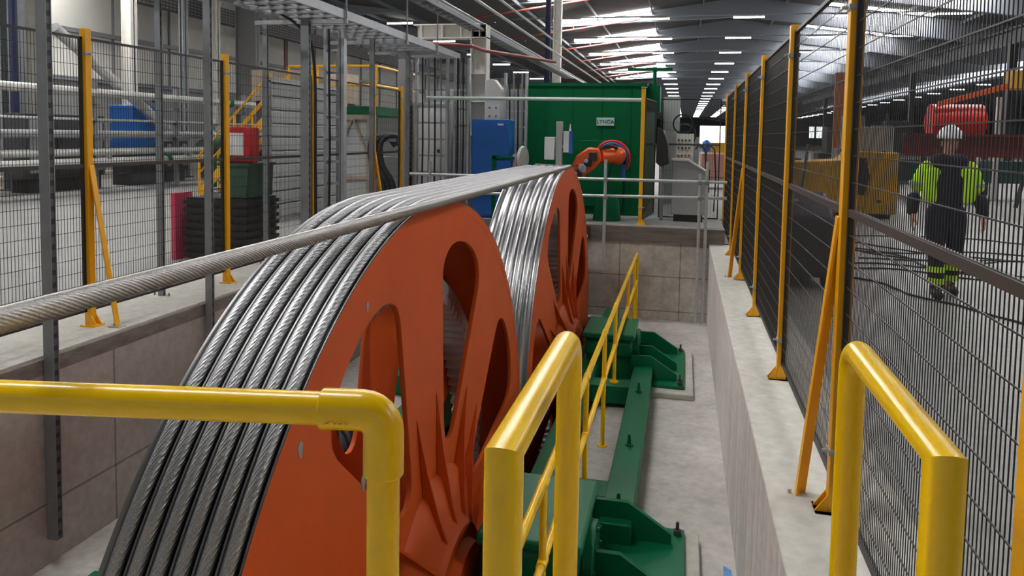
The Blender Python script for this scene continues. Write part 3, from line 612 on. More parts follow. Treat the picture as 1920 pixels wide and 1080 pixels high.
MB().box(-0.05, 0.05, -0.05, 0.05, 0, 1.66).build('pole', M['greybox'], t, bevel=0.005); MB().box(-0.24, -0.07, -0.08, 0.06, 1.02, 1.4).build('junction_box', M['white'], t, bevel=0.01)
MB().box(0.08, 0.17, -0.08, 0.06, 1.15, 1.5).build('junction_box', M['paper'], t); MB().box(0.17, 0.22, -0.08, 0.06, 1.13, 1.5).build('blue_box', M['blue'], t)
MB().box(-0.08, 0.09, -0.03, 0.03, 1.22, 1.27).build('bracket', M['galv'], t); MB().cyl((0.18, -0.02, 1.5), (0.18, -0.02, 1.62), 0.02, 8, 0.005).build('beacon', M['white'], t)
# orange robot wrist with tool
t = thing('robot_arm', 'orange industrial robot arm with black tooling behind the far wheel', 'robot', (-1.25, 12.75, 0.24))
MB().lathe([(0, 0.0), (0, 0.24), (0.35, 0.2), (0.42, 0.15), (0.42, 0.0)], (0, 0, 0), 24, axis='z', closed=False).build('base', M['greenwall'], t)
MB().bar((0, 0, 0.35), (0.12, 0.05, 0.95), 0.16, 0.14).build('lower_arm', M['greenwall'], t)
ua = MB().cyl((0.2, 0.1, 1.1), (-0.12, -0.15, 1.08), 0.12, 18).ball((0.14, 0.05, 1.1), 0.16).build('forearm', M['robot'], t)
MB().prism([(-0.62, 0.82), (-0.5, 1.1), (-0.3, 1.24), (-0.12, 1.22), (-0.08, 1.02), (-0.22, 0.86), (-0.42, 0.72), (-0.55, 0.7)], 'y', -0.34, -0.02).build('wrist_housing', M['robot'], t, bevel=0.03)
for k in range(4): MB().box(-0.52 + k * 0.08, -0.40 + k * 0.08, -0.42, -0.33, 0.72 + k * 0.1, 0.86 + k * 0.1).build('tool_block', M['black'] if k != 1 else M['galv'], ua, bevel=0.01)
for k in range(3): MB().cyl((-0.5 + k * 0.09, -0.46, 0.8 + k * 0.11), (-0.5 + k * 0.09, -0.4, 0.8 + k * 0.11), 0.035, 12).build('tool_roller', M['galv'], ua)
MB().tube(smooth([(-0.15, -0.2, 1.2), (0.0, -0.15, 1.27), (0.15, -0.05, 1.24)]), 0.03, 8).build('cable_guide', M['black'], ua)
for k, (mt, r) in enumerate((('blue', 0.26), ('brightred', 0.3), ('bluedark', 0.23))):
    MB().tube([(0.05 + r * math.cos(a), 0.15 + 0.02 * k, 1.05 + r * math.sin(a)) for a in [math.radians(150 - 17 * i) for i in range(12)]], 0.022, 8).build('hose', M[mt], t)
MB().box(0.2, 0.28, 0.1, 0.2, 0.68, 0.95).build('blue_valve', M['blue'], t)
# rope guide line from the far wheel to the robot
tag(MB().tube([(-2.05, 10.4, 1.25), (-1.95, 11.5, 1.2), (-1.72, 12.42, 1.17)], 0.01, 8).build('thin_rope', M['steel']), 'thin wire running from the far wheel to the orange robot', 'wire rope')
# control boxes, sloping cabinet
t = thing('control_station', 'grey control box with button panel right of the green machine', 'control box', (-0.15, 14.2, 0.24))
MB().box(-0.2, 0.0, -0.12, 0.12, 1.0, 1.55).build('side_box', M['greybox'], t); MB().box(0.0, 0.32, -0.15, 0.12, 1.0, 1.5).build('panel_box', M['whitesteel'], t)
for r_ in range(3):
    for c_ in range(4): MB().cyl((0.05 + 0.065 * c_, -0.17, 1.1 + 0.14 * r_), (0.05 + 0.065 * c_, -0.15, 1.1 + 0.14 * r_), 0.02, 8).build('button', M['darkgrey'] if r_ else M['red'], t)
MB().box(-0.05, 0.1, -0.05, 0.05, 0, 1.0).build('stand', M['binlid'], t); MB().lathe([(-.01, 0.16), (.01, 0.16), (.01, .19), (-.01, .19)], (0.12, 0, 1.68), 24, axis='y').build('hose_ring', M['hose'], t)
t = thing('black_hopper', 'black rounded hopper hanging beside the lone yellow post', 'hopper', (-0.36, 13.05, 0.24))
MB().prism([(-0.08, 1.6), (0.02, 1.55), (0.1, 1.3), (0.12, 0.98), (-0.02, 0.93), (-0.1, 1.0)], 'y', -0.2, 0.25).build('shell', M['hose'], t, bevel=0.02); MB().box(-0.02, 0.04, 0, 0.06, 0, 0.95).build('leg', M['galvdark'], t)
t = thing('sloped_cabinet', 'grey metal cabinet with a sloping lid behind the scaffold rail', 'cabinet', (0.08, 13.2, 0.24))
MB().prism([(-0.26, 0.12), (0.3, 0.12), (0.3, 0.84), (0.0, 1.03), (-0.26, 1.03)], 'y', -0.25, 0.3).build('body', M['midgrey'], t, bevel=0.008)
MB().prism([(0.32, 0.83), (0.32, 0.86), (0.0, 1.06), (-0.28, 1.06), (-0.28, 1.03), (0.0, 1.03)], 'y', -0.28, 0.32).build('lid', M['greybox'], t); MB().box(-0.22, 0.26, -0.22, 0.26, 0, 0.12).build('plinth', M['black'], t)
MB().box(0.3, 0.36, -0.2, -0.1, 0.5, 0.9).build('handle', M['black'], t)
t = thing('pale_door', 'pale grey machine door seen right of the green housing', 'door', (-0.45, 16.5, 0.24)); MB().box(0, 0.35, -0.03, 0.03, 0, 2.3).build('leaf', M['greybox'], t); MB().box(0.3, 0.33, -0.06, -0.03, 1, 1.2).build('handle', M['darkgrey'], t)
t = thing('spoked_reel', 'pale machine with a dark ring guard far behind the control box', 'machine', (0.0, 18.5, 0.24))
MB().box(-0.3, 0.35, -0.3, 0.3, 0, 1.45).build('body', M['greybox'], t); MB().lathe([(-0.03, 0.24), (0.03, 0.24), (0.03, 0.28), (-0.03, 0.28)], (0, -0.3, 1.5), 28, axis='y').build('ring_guard', M['binlid'], t)
t = thing('blue_fan', 'round blue guard on a stand far down the aisle', 'fan', (0.62, 22, 0.24)); MB().ball((0, 0, 1.2), 0.17, sc=(0.8, .5, 1.1)).build('guard', M['blue'], t); MB().cyl((0, 0, 0), (0, 0, 1.05), 0.03, 8).build('stand', M['darkgrey'], t)
for k, (x, lb) in enumerate(((0.42, 'dark looped cable stand left of the far aisle post'), (0.6, 'dark looped cable stand nearest the far aisle post'))):
    tag(MB().tube([(x, 15.0, 0.24), (x + 0.02, 15.0, 0.9), (x - 0.02, 15.0, 1.45), (x - 0.12, 15.0, 1.55), (x - 0.2, 15.0, 1.45)], 0.014, 8).build('cable_loop', M['hose']), lb, 'cable')
t = thing('pallet_stack', 'pinkish wrapped pallet load far down the aisle', 'pallet load', (1.0, 26, 0.24))
MB().box(-0.5, 0.5, -0.5, 0.5, 0, 0.12).build('pallet', M['wood'], t); MB().box(-0.45, 0.45, -0.45, 0.45, 0.12, 0.95).build('load', pmat('pink wrap', (0.45, 0.22, 0.2), 0.5), t, bevel=0.05)
t = thing('yellow_stillage', 'small yellow stillage far down the aisle', 'stillage', (1.6, 34, 0)); MB().box(-0.5, 0.5, -0.4, 0.4, 0.1, 1.5).build('bin', M['yellowmach'], t); MB().box(-0.4, 0.4, -0.3, 0.3, 0, 0.1).build('feet', M['darkgrey'], t)

# scaffold rail across the pit end -----------------------------------------------------------
t = thing('scaffold_rail', 'galvanised scaffold tube guard rail across the far end of the pit', 'guard rail', (0, 11.85, 0))
MB().tube([(-4.5, 0, 0.98), (0.66, 0, 0.99)], 0.024, 12).build('top_rail', M['scaf'], t); MB().tube([(-4.5, -0.04, 0.68), (0.66, -0.04, 0.75)], 0.024, 12).build('mid_rail', M['scaf'], t)
for x, z0, z1 in ((-1.19, -0.3, 1.3), (0.26, -1.2, 1.12), (0.36, -1.2, 1.3), (-4.1, -0.3, 1.2)):
    MB().cyl((x, -0.08, z0), (x, -0.08, z1), 0.024, 12).build('standard', M['scaf'], t)
for x, z in ((-1.19, 0.98), (-1.19, 0.7), (0.26, 0.98), (0.26, 0.74), (0.36, 0.98)): MB().box(x - 0.035, x + 0.035, -0.11, 0.03, z - 0.03, z + 0.03).build('coupler', M['galvdark'], t, bevel=0.008)
t = thing('pit_lamp', 'small grey lamp bracket on the timber beside the far wheel', 'lamp', (-1.5, 11.95, 0.05))
MB().box(-0.06, 0.06, -0.1, 0, 0, 0.18).build('bracket', M['darkgrey'], t); MB().ball((0, -0.12, 0.02), 0.05).build('lens', M['silver'], t)

# ================================================================== CAPSTAN WHEELS
HOLE = [(.94, .0), (.955, .05), (.99, .09), (1.05, .125), (1.2, .18), (1.45, .265), (1.7, .35), (1.85, .40), (1.95, .425), (2.04, .415), (2.12, .35), (2.17, .26), (2.20, .15), (2.215, 0)]
def disc_mesh(name, R, rin, phase, thick, scale=1.0, n=8):
    cu = bpy.data.curves.new(name, 'CURVE'); cu.dimensions = '2D'; cu.fill_mode = 'BOTH'; cu.extrude = thick / 2; cu.bevel_depth = 0.004; cu.bevel_resolution = 1
    def sp(pts):
        s = cu.splines.new('POLY'); s.points.add(len(pts) - 1)
        for i, (a, b) in enumerate(pts): s.points[i].co = (a, b, 0, 1)
        s.use_cyclic_u = True
    sp([(R * math.cos(2 * PI * i / 160), R * math.sin(2 * PI * i / 160)) for i in range(160)])
    sp([(rin * math.cos(2 * PI * i / 48), rin * math.sin(2 * PI * i / 48)) for i in range(48)])
    half = []
    H = HOLE
    for i in range(len(H) - 1):                      # smooth the outline
        p0, p1, p2, p3 = H[max(i - 1, 0)], H[i], H[i + 1], H[min(i + 2, len(H) - 1)]
        for k in range(4):
            u = k / 4
            half.append(tuple(0.5 * ((2 * p1[j]) + (-p0[j] + p2[j]) * u + (2 * p0[j] - 5 * p1[j] + 4 * p2[j] - p3[j]) * u * u + (-p0[j] + 3 * p1[j] - 3 * p2[j] + p3[j]) * u ** 3) for j in (0, 1)))
    half.append(H[-1]); out = [(r * scale, w) for r, w in half] + [(r * scale, -w) for r, w in reversed(half[1:-1])]
    for k in range(n):
        a = math.radians(phase) + 2 * PI * k / n; ca, sa = math.cos(a), math.sin(a)
        sp([(r * ca - w * sa, r * sa + w * ca) for r, w in out])
    o = bpy.data.objects.new(name, cu); C.objects.link(o); dg = bpy.context.evaluated_depsgraph_get()
    me = bpy.data.meshes.new_from_object(o.evaluated_get(dg)); bpy.data.objects.remove(o)
    # curve plane (x, y) -> world (y, z), thickness along x
    me.transform(Matrix(((0, 0, 1, 0), (1, 0, 0, 0), (0, 1, 0, 0), (0, 0, 0, 1))))
    me.polygons.foreach_set('use_smooth', [True] * len(me.polygons)); me.set_sharp_from_angle(angle=math.radians(30))
    return me
def wheel(yc, zc, R, W, phase, label, tm='tread'):
    XF = -1.40
    t = thing('capstan_wheel', label, 'wheel', (XF, yc, zc)); k = R / 2.457
    def part(name, me, mat, x):
        me.materials.clear(); me.materials.append(mat); o = bpy.data.objects.new(name, me); C.objects.link(o); o.parent = t; o.location = (x, 0, 0); return o
    part('face_disc', disc_mesh('face_disc', R - 0.05, 0.42, phase, 0.022, k), M['orange'], -0.017)
    part('back_disc', disc_mesh('back_disc', R - 0.03, 0.42, phase, 0.022, k), M['orange'], -W + 0.02).rotation_euler = (math.radians(23), 0, 0)
    # grooved tread
    p = W / 6; prof = [(-W + 0.0, R - 0.10), (-W + 0.0, R + 0.004), (-W + 0.008, R + 0.004)]
    N = 6
    x0 = -W + 0.014; pp = (W - 0.021) / N
    for i in range(N):
        for a in range(0, 9):
            u = a / 8; prof.append((x0 + pp * (i + 0.04 + 0.92 * u), R - 0.002 - 0.034 * math.sin(PI * u) ** 0.7))
    prof += [(-0.005, R + 0.002), (-0.001, R + 0.002), (-0.001, R - 0.006), (-0.02, R - 0.05), (-0.03, R - 0.10)]
    MB().lathe(prof, (0, 0, 0), 200).build('grooved_tread', M[tm], t, sharp=50)
    MB().lathe([(-0.022, R - 0.06), (-0.022, R - 0.055), (-0.0022, R - 0.007), (-0.0005, R - 0.007), (-0.0005, R - 0.06)], (0, 0, 0), 200).build('face_rim', M['orange'], t)
    # inner rim stiffener + ring gear
    MB().lathe([(-W + 0.05, R - 0.10), (-0.04, R - 0.10), (-0.04, R - 0.13), (-W + 0.05, R - 0.13)], (0, 0, 0), 120).build('inner_rim', M['orange'], t)
    g = MB(); rg, nt_ = 1.86 * k, 120
    g.lathe([(-W + 0.06, rg + 0.06), (-0.24, rg + 0.06), (-0.24, rg + 0.14), (-W + 0.06, rg + 0.14)], (0, 0, 0), 120)
    for i in range(nt_):
        a = 2 * PI * i / nt_; w = PI * rg / nt_
        c, s = math.cos(a), math.sin(a)
        def P(r, q, x): return (x, r * c - q * s, r * s + q * c)
        vs = [P(rg + 0.065, -w * .62, x) for x in (-W + .06, -.24)] + [P(rg, -w * .3, x) for x in (-W + .06, -.24)] + [P(rg, w * .3, x) for x in (-W + .06, -.24)] + [P(rg + 0.065, w * .62, x) for x in (-W + .06, -.24)]
        g.add(vs, [(0, 1, 3, 2), (2, 3, 5, 4), (4, 5, 7, 6), (0, 2, 4, 6), (1, 7, 5, 3)])
    g.build('ring_gear', M['toothed'], t)
    # hub, cone and gusset ribs on every spoke
    MB().lathe([(-W - 0.1, 0.0), (-W - 0.1, 0.34), (-W + 0.01, 0.45), (-0.02, 0.45), (-0.005, 0.80), (0.03, 0.77), (0.10, 0.52), (0.16, 0.46), (0.16, 0.38), (0.22, 0.36), (0.22, 0.0)], (0, 0, 0), 64, closed=False).build('hub', M['orange'], t)
    for i in range(8):
        a = math.radians(phase + 22.5 + 45 * i); c, s = math.cos(a), math.sin(a)
        for q in (-0.11, 0.11):
            pts = [(0.40, 0.0), (0.40, 0.15), (0.60, 0.10), (0.95, 0.04), (1.30, 0.0)]; vs = []
            for e in (-0.008, 0.008):
                for r, x in pts:
                    qq = q * (r / 0.62) ** 0.6 + e; vs.append((x, r * c - qq * s, r * s + qq * c))
            MB().add(vs, [(0, 1, 2, 3, 4), (9, 8, 7, 6, 5)] + [(j, 5 + j, 5 + (j + 1) % 5, (j + 1) % 5) for j in range(5)]).build('gusset_rib', M['orange'], t)
    return t, x0, pp
N_C = (4.19, -1.20, 2.457); F_C = (9.27, -1.15, 2.41)
near_wheel, gx, gp = wheel(*N_C, 0.53, 75, 'near orange capstan wheel wound with steel rope', 'treadshade')
for y, z, r in ((-1.64, 1.63, 0.022), (-1.02, 2.05, 0.016), (-1.055, 1.23, 0.026)):
    MB().prism([(y + r * 0.8 * math.cos(a) * (1 + .2 * math.sin(3 * a)), z + r * 1.6 * math.sin(a)) for a in [2 * PI * k / 14 for k in range(14)]], 'x', -0.004, 0.0006 - 0.0002).build('scuff_mark', M['midgrey'], near_wheel)
_, hx, hp_ = wheel(*F_C, 0.60, 75, 'far orange capstan wheel with bare polished grooves')

# ================================================================== ROPES
def strand(r, n, amp, per=4):
    return [((r + amp * abs(math.sin(PI * n * i / (n * per)))) * math.cos(2 * PI * i / (n * per)), (r + amp * abs(math.sin(PI * n * i / (n * per)))) * math.sin(2 * PI * i / (n * per))) for i in range(n * per)]
turnnames = ['rope turn next to the orange face of the near wheel', 'second rope turn from the orange face', 'third rope turn from the orange face', 'fourth rope turn from the orange face', 'fifth rope turn from the orange face', 'sixth rope turn, at the far left edge of the near wheel']
for i in range(6):
    xn = -1.40 + gx + gp * (5 - i + 0.5); xf = -1.40 + hx + hp_ * (5 - i + 0.5)
    yc, zc, R = N_C; r = R - 0.003; yf, zf, RF = F_C; rf = RF - 0.003
    pts = []
    for k in range(0, 330):                                 # far wheel outer half
        a = math.radians(-90 + 180 * k / 330); pts.append((xf, yf + rf * math.cos(a), zf + rf * math.sin(a)))
    for k in range(0, 240):
        u = k / 240; pts.append((xf + (xn - xf) * u, yf + (yc - yf) * u, (zf + rf) * (1 - u) + (zc + r) * u))
    for k in range(0, 420):
        a = math.radians(90 + 180 * k / 420); pts.append((xn, yc + r * math.cos(a), zc + r * math.sin(a)))
    pts.append((xn, yc, zc - r))
    m = MB().tube(pts, 0, prof=strand(0.0245, 14, 0.0028, 3), twist=2 * PI / 0.42)
    tag(m.build('rope_turn', M['steel'], sharp=180), turnnames[i], 'wire rope', 'rope turns on the capstan wheels')
pts = []
A, B = Vector((-1.39, 9.27, 1.275)), Vector((-1.193, -3.0, 1.307))
for k in range(1000):
    u = k / 999; q = A.lerp(B, u); pts.append((q.x, q.y, q.z - 0.016 * math.sin(PI * u)))
tag(MB().tube(pts, 0, prof=strand(0.0232, 18, 0.0032, 4), twist=2 * PI / 0.30).build('hauling_rope', M['ropewet'], sharp=180), 'single steel wire rope running across the foreground to the far wheel', 'wire rope')

# ================================================================== GREEN BASE FRAME AND BEARINGS
def bearing(yc, zc, label):
    t = thing('bearing_housing', label, 'bearing housing', (-0.78, yc, PF))
    zt = -0.66 - PF
    MB().prism([(-0.40, 0.30), (0.40, 0.30), (0.40, zt - 0.1), (0.36, zt - 0.07), (-0.36, zt - 0.07), (-0.40, zt - 0.1)], 'x', -0.30, 0.26).build('body', M['green'], t, bevel=0.03)
    MB().box(-0.33, 0.29, -0.43, 0.43, zt - 0.07, zt).build('cap', M['green'], t, bevel=0.018)
    MB().box(-0.28, 0.25, -0.36, 0.36, -0.02, 0.30).build('pedestal', M['green'], t)
    c = MB().cyl((0.26, 0, zc - PF + 0.25), (0.33, 0, zc - PF + 0.25), 0.22, 32).build('end_cover', M['green'], t, bevel=0.008)
    for i in range(8):
        a = 2 * PI * i / 8; MB().cyl((0.33, 0.18 * math.cos(a), zc - PF + 0.25 + 0.18 * math.sin(a)), (0.345, 0.18 * math.cos(a), zc - PF + 0.25 + 0.18 * math.sin(a)), 0.014, 6).build('bolt', M['green'], c)
    MB().cyl((-0.5, 0, zc - PF), (-0.3, 0, zc - PF), 0.2, 32).build('shaft', M['darkgrey'], t)
    return t
bearing(4.48, -1.2, 'near green bearing housing beside the near wheel'); bearing(9.12, -1.15, 'far green bearing housing beside the far wheel')
t = thing('base_frame', 'green steel base frame linking both bearing housings', 'frame', (0, 0, PF))
ZB = 0.24
MB().box(-0.49, -0.27, 5.0, 8.7, 0.02, ZB).build('long_beam', M['green'], t, bevel=0.006)
MB().box(-1.10, -0.90, 2.6, 11.6, -0.1, ZB).build('inner_beam', M['green'], t, bevel=0.006)
MB().box(-2.62, -2.40, 2.3, 11.6, -0.26, ZB).build('outer_beam', M['green'], t)
for y in (3.3, 8.3): MB().box(-3.70, -2.6, y, y + 0.72, -0.26, -0.02).build('outer_foot', M['green'], t)
for y in (5.52, 8.0): MB().box(-0.92, -0.47, y - 0.13, y + 0.13, 0.05, ZB - 0.004).build('cross_beam', M['green'], t)
for y in (5.25, 6.35, 7.75): MB().prism([(-0.4, ZB), (-0.36, ZB), (-0.37, ZB + 0.1), (-0.39, ZB + 0.1)], 'y', y, y + 0.02).cyl((-0.38, y + .01, ZB), (-0.38, y + .01, ZB + 0.015), 0.035, 10).build('lifting_lug', M['green'], t)
for yc in (4.56, 9.24):
    MB().box(-0.62, 0.09, yc - 0.76, yc + 0.76, 0.065, 0.10).build('foot_plate', M['green'], t, bevel=0.004)
    for y in (yc + 0.55, yc - 0.12, yc - 0.55):
        MB().prism([(-0.52, 0.10), (0.0, 0.10), (0.0, 0.17), (-0.30, 0.36), (-0.52, 0.36)], 'y', y - 0.02, y + 0.02).build('gusset_plate', M['green'], t)
    for y in (yc + 0.68, yc - 0.62, yc - 0.71): MB().cyl((0.04, y, 0.10), (0.04, y, 0.19), 0.012, 8).cyl((0.04, y, 0.10), (0.04, y, 0.135), 0.03, 6).build('anchor_bolt', M['darkgrey'], t)
for yc, lb in ((4.56, 'pale grout pad under the near foot plate'), (9.24, 'pale grout pad under the far foot plate')):
    tag(MB().box(-0.62, 0.19, yc - 0.92, yc + 0.80, PF, PF + 0.062).build('grout_pad', M['ledge'], bevel=0.008), lb, 'grout pad')

# drive gear on the left side of the wheels (seen through the openings)
for yc, lb in ((5.6, 'dark drive motor seen through the openings of the near wheel'), (10.0, 'dark drive motor beyond the far wheel')):
    t = thing('drive_motor', lb, 'motor', (-2.95, yc, -1.5))
    MB().box(-0.3, 0.3, -0.9, 0.9, 0, 0.12).build('base', M['green'], t)
    MB().box(-0.24, 0.24, -0.85, 0.0, 0.12, 0.85).build('gearbox', M['darkgrey'], t, bevel=0.03)
    MB().cyl((0, 0.0, 0.45), (0, 0.8, 0.45), 0.26, 24).build('motor_body', pmat('blue grey motor', (0.12, 0.13, 0.17), 0.5), t)
    for k in range(6): MB().lathe([(0, 0.26), (0, 0.285), (0.02, 0.285), (0.02, 0.26)], (0, 0.1 + 0.11 * k, 0.45), 24, axis='y').build('cooling_fin', M['darkgrey'], t)
# ================================================================== YELLOW HANDRAILS
def railing(name, label, legs, r, extra=None): pass
t = thing('handrail_loop', 'thick yellow handrail loop standing in the centre foreground', 'handrail', (-0.285, 1.55, 0))
MB().tube([(0, -0.33, 0), (0, -0.33, 1.105), (0, 0.36, 1.105)] + [(0, 0.36 + 0.075 * math.sin(a), 1.03 + 0.075 * math.cos(a)) for a in [math.radians(15 * k) for k in range(1, 7)]] + [(0, 0.435, 0)], 0.034, 24).build('loop_tube', M['yellow'], t, sharp=50)
for y in (-0.33, 0.435): MB().lathe([(0, 0.034), (0, 0.075), (0.01, 0.075), (0.012, 0.034)], (0, y, 0), 24, axis='z').build('floor_flange', M['yellow'], t)
t = thing('handrail_loop', 'thick yellow handrail loop standing at the lower right on the ledge', 'handrail', (0.455, 1.75, 0))
MB().tube([(0, -0.36, 0), (0, -0.36, 1.105), (0, 0.28, 1.105)] + [(0, 0.28 + 0.075 * math.sin(a), 1.03 + 0.075 * math.cos(a)) for a in [math.radians(15 * k) for k in range(1, 7)]] + [(0, 0.355, 0)], 0.034, 24).build('loop_tube', M['yellow'], t, sharp=50)
for y in (-0.36, 0.355): MB().lathe([(0, 0.034), (0, 0.075), (0.01, 0.075), (0.012, 0.034)], (0, y, 0.012), 24, axis='z').build('floor_flange', M['yellow'], t)
# left rail with elbow fitting; runs off to the left
t = thing('guard_rail', 'yellow tubular guard rail with elbow fitting crossing the lower left', 'guard rail', (-0.565, 1.36, 0))
rdir = Vector((-0.985, -0.17, 0)).normalized()
rz_ = 1.10
a0 = Vector((0, 0, rz_))
MB().tube([a0 + rdir * 0.05, a0 + rdir * 3.7], 0.033, 24).build('top_rail', M['yellow'], t)
MB().tube([(0, 0, 0), (0, 0, rz_ - 0.05)], 0.033, 24).build('post', M['yellow'], t)
eb = [a0 + rdir * 0.125, a0 + rdir * 0.045]
c0 = a0 + rdir * 0.045 + Vector((0, 0, -0.045))
for k in range(1, 7):
    a = math.radians(15 * k); eb.append(c0 + Vector((0, 0, 0.045 * math.cos(a))) - rdir * 0.045 * math.sin(a))
eb += [Vector((0, 0, rz_ - 0.13))]
e = MB().tube(eb, 0.0405, 28).build('elbow_fitting', M['yellow'], t, sharp=60, bevel=0.003)
nrm = Vector((rdir.y, -rdir.x, 0)) * 1.0
if nrm.y > 0: nrm = -nrm
text('size_mark', '2-050', 0.022, M['yellow'], a0 + rdir * 0.085 + nrm * 0.0395 + Vector((0, 0, -0.01)), (PI / 2, 0, math.atan2(-rdir.y, -rdir.x)), e, 0.0012)
MB().tube([Vector((0, 0, 0.55)) + rdir * 0.03, Vector((0, 0, 0.55)) + rdir * 3.7], 0.028, 16).build('mid_rail', M['yellow'], t)
# handrail inside the pit, along the wheels
t = thing('pit_handrail', 'long yellow double handrail on the pit floor beside the wheels', 'handrail', (-0.66, 0, PF))
ZT, ZM = 1.08, 0.64
MB().tube([(0, 2.35, 0.02), (0, 2.35, ZT), (0, 11.75, ZT), (0, 11.8, ZT - 0.05), (0, 11.8, 0.02)], 0.0225, 14).build('top_rail', M['yellow'], t, sharp=50)
MB().tube([(0, 2.35, ZM), (0, 11.8, ZM)], 0.0225, 14).build('mid_rail', M['yellow'], t)
for y, zb in ((3.75, 0), (4.1, 0), (5.52, ZB), (6.86, 0), (8.0, ZB), (9.9, 0), (11.2, 0)):
    if y == 4.1: continue
    p = MB().cyl((0, y, zb), (0, y, ZT), 0.02, 14).build('post', M['yellow'], t)
    MB().cyl((0, y, zb), (0, y, zb + 0.012), 0.05, 14).build('floor_flange', M['yellow'], p)
    for z in (ZT, ZM): MB().cyl((0, y - 0.045, z), (0, y + 0.045, z), 0.028, 14).build('tee_fitting', M['yellow'], p)

# ================================================================== RIGHT BACKGROUND
t = thing('yellow_machine', 'big worn yellow machine base with a dark slot, beyond the right fence', 'machine', (3.5, 17.8, 0))
MB().prism([(-1.6, 0.1), (0.95, 0.1), (0.95, 1.42), (0.1, 1.45), (-0.1, 1.25), (-1.6, 1.15)], 'y', -0.5, 0.8).build('bed', M['yellowmach'], t, bevel=0.02)
MB().prism([(-0.05, 0.55), (0.3, 0.5), (0.4, 0.9), (0.3, 1.3), (0.0, 1.3), (-0.1, 0.9)], 'y', -0.53, -0.49).build('dark_opening', M['black'], t)
MB().box(-1.5, 0.85, -0.4, 0.7, 0, 0.1).build('plinth', M['darkgrey'], t)
for x in (-0.5, 0.1, 0.6): MB().cyl((x, -0.54, 0.38), (x, -0.5, 0.38), 0.04, 10).build('bolt', M['darkgrey'], t)
t = thing('grey_machine_cabinet', 'pale grey cabinet standing behind the yellow machine', 'cabinet', (4.25, 18.9, 0)); MB().box(-0.42, 0.42, -0.25, 0.25, 0, 2.0).build('case', M['greybox'], t, bevel=0.01); MB().cyl((0.22, -0.27, 1.4), (0.22, -0.25, 1.4), 0.05, 10).build('knob', M['black'], t)
t = thing('orange_column', 'thin orange brown steel column behind the yellow machine', 'column', (5.6, 30, 0)); MB().box(-0.18, 0.18, -0.15, 0.15, 0, 4.2).build('shaft', pmat('rust orange paint', (0.38, 0.13, 0.04), 0.5), t)
t = thing('red_tank', 'bright red tank standing behind the worker', 'tank', (7.2, 23, 0)); MB().cyl((-0.55, 0, 2.25), (0.75, 0, 2.25), 0.48, 28).build('shell', M['brightred'], t, bevel=0.02)
for x in (-0.3, 0.5): MB().box(x - 0.08, x + 0.08, -0.3, 0.3, 0, 1.85).build('leg', M['darkred'], t)
t = thing('dark_red_beam', 'long dark red beam on trestles behind the worker', 'beam', (9.5, 21.8, 0)); MB().box(-3.8, 4, -0.15, 0.15, 1.3, 1.36).box(-3.8, 4, -0.15, 0.15, 1.84, 1.9).box(-3.8, 4, -0.03, 0.03, 1.3, 1.9).build('girder', M['darkred'], t)
for x in (-3.3, -0.8, 1.7, 3.6): MB().bar((x - 0.25, 0, 0), (x, 0, 1.3), 0.08, 0.08).bar((x + 0.25, 0, 0), (x, 0, 1.3), 0.08, 0.08).build('trestle', M['darkgrey'], t)
t = thing('yellow_crane_trolley', 'yellow hoist trolley on an orange jib at upper right', 'crane', (8.7, 22.5, 0))
MB().box(-0.35, 0.7, -0.3, 0.3, 3.1, 3.6).build('trolley', M['yellowmach'], t, bevel=0.03); MB().bar((-2.0, 0, 2.7), (0.0, 0, 3.3), 0.1, 0.14).build('jib', M['robot'], t); MB().box(1.0, 1.2, -0.1, 0.1, 0, 3.6).box(0.5, 1.1, -0.05, 0.05, 3.3, 3.4).build('mast', M['darkgrey'], t)
for k, (x, lb) in enumerate(((8.8, 'white vertical pipe right of the red tank'), (8.25, 'short white slanted tube right of the red tank'))):
    tag(MB().cyl((x, 24.2, 0), (x + 0.15 * k, 24.2, 3.0 - k * 0.8), 0.07, 10).build('white_pipe', M['white']), lb, 'pipe')
for k, (x, y, w, h, mt, lb) in enumerate(((6.4, 27, 0.5, 2.2, 'galvdark', 'grey machine frame behind the red tank'), (8.8, 27, 0.7, 1.9, 'darkgrey', 'dark machine right of the red tank'), (4.9, 24, 0.5, 2.4, 'galvdark', 'tall grey machine left of the red tank'), (3.1, 26, 0.6, 1.8, 'darkgrey', 'dark machine far behind the yellow machine'))):
    t = thing('distant_machine', lb, 'machine', (x, y, 0)); MB().box(-w, w, -0.4, 0.4, 0, h * 0.6).build('base', M[mt], t); MB().box(-w * 0.6, w * 0.5, -0.3, 0.3, h * 0.6, h).build('head', M['midgrey'], t); MB().cyl((w * .3, 0, h), (w * .3, 0, h + 0.4), 0.05, 8).build('stack', M['darkgrey'], t)
t = thing('floor_sweeper', 'dark ride-on machine with pale shelf behind the right fence', 'machine', (1.42, 9.7, 0))
MB().prism([(-0.9, 0.12), (0.9, 0.12), (0.9, 0.75), (0.5, 1.0), (-0.3, 1.05), (-0.9, 0.8)], 'x', -0.3, 0.25).build('body', M['darkgrey'], t, bevel=0.06)
MB().box(-0.36, -0.1, -0.55, -0.1, 0.93, 0.97).build('shelf', M['greybox'], t)
for y in (-0.6, 0.6):
    for s in (-0.27, 0.22): MB().cyl((s - 0.05, y, 0.14), (s + 0.05, y, 0.14), 0.14, 18).build('wheel', M['hose'], t)
MB().cyl((0, 0.1, 1.0), (0.15, 0.6, 1.6), 0.02, 8).build('steering_lever', M['black'], t)
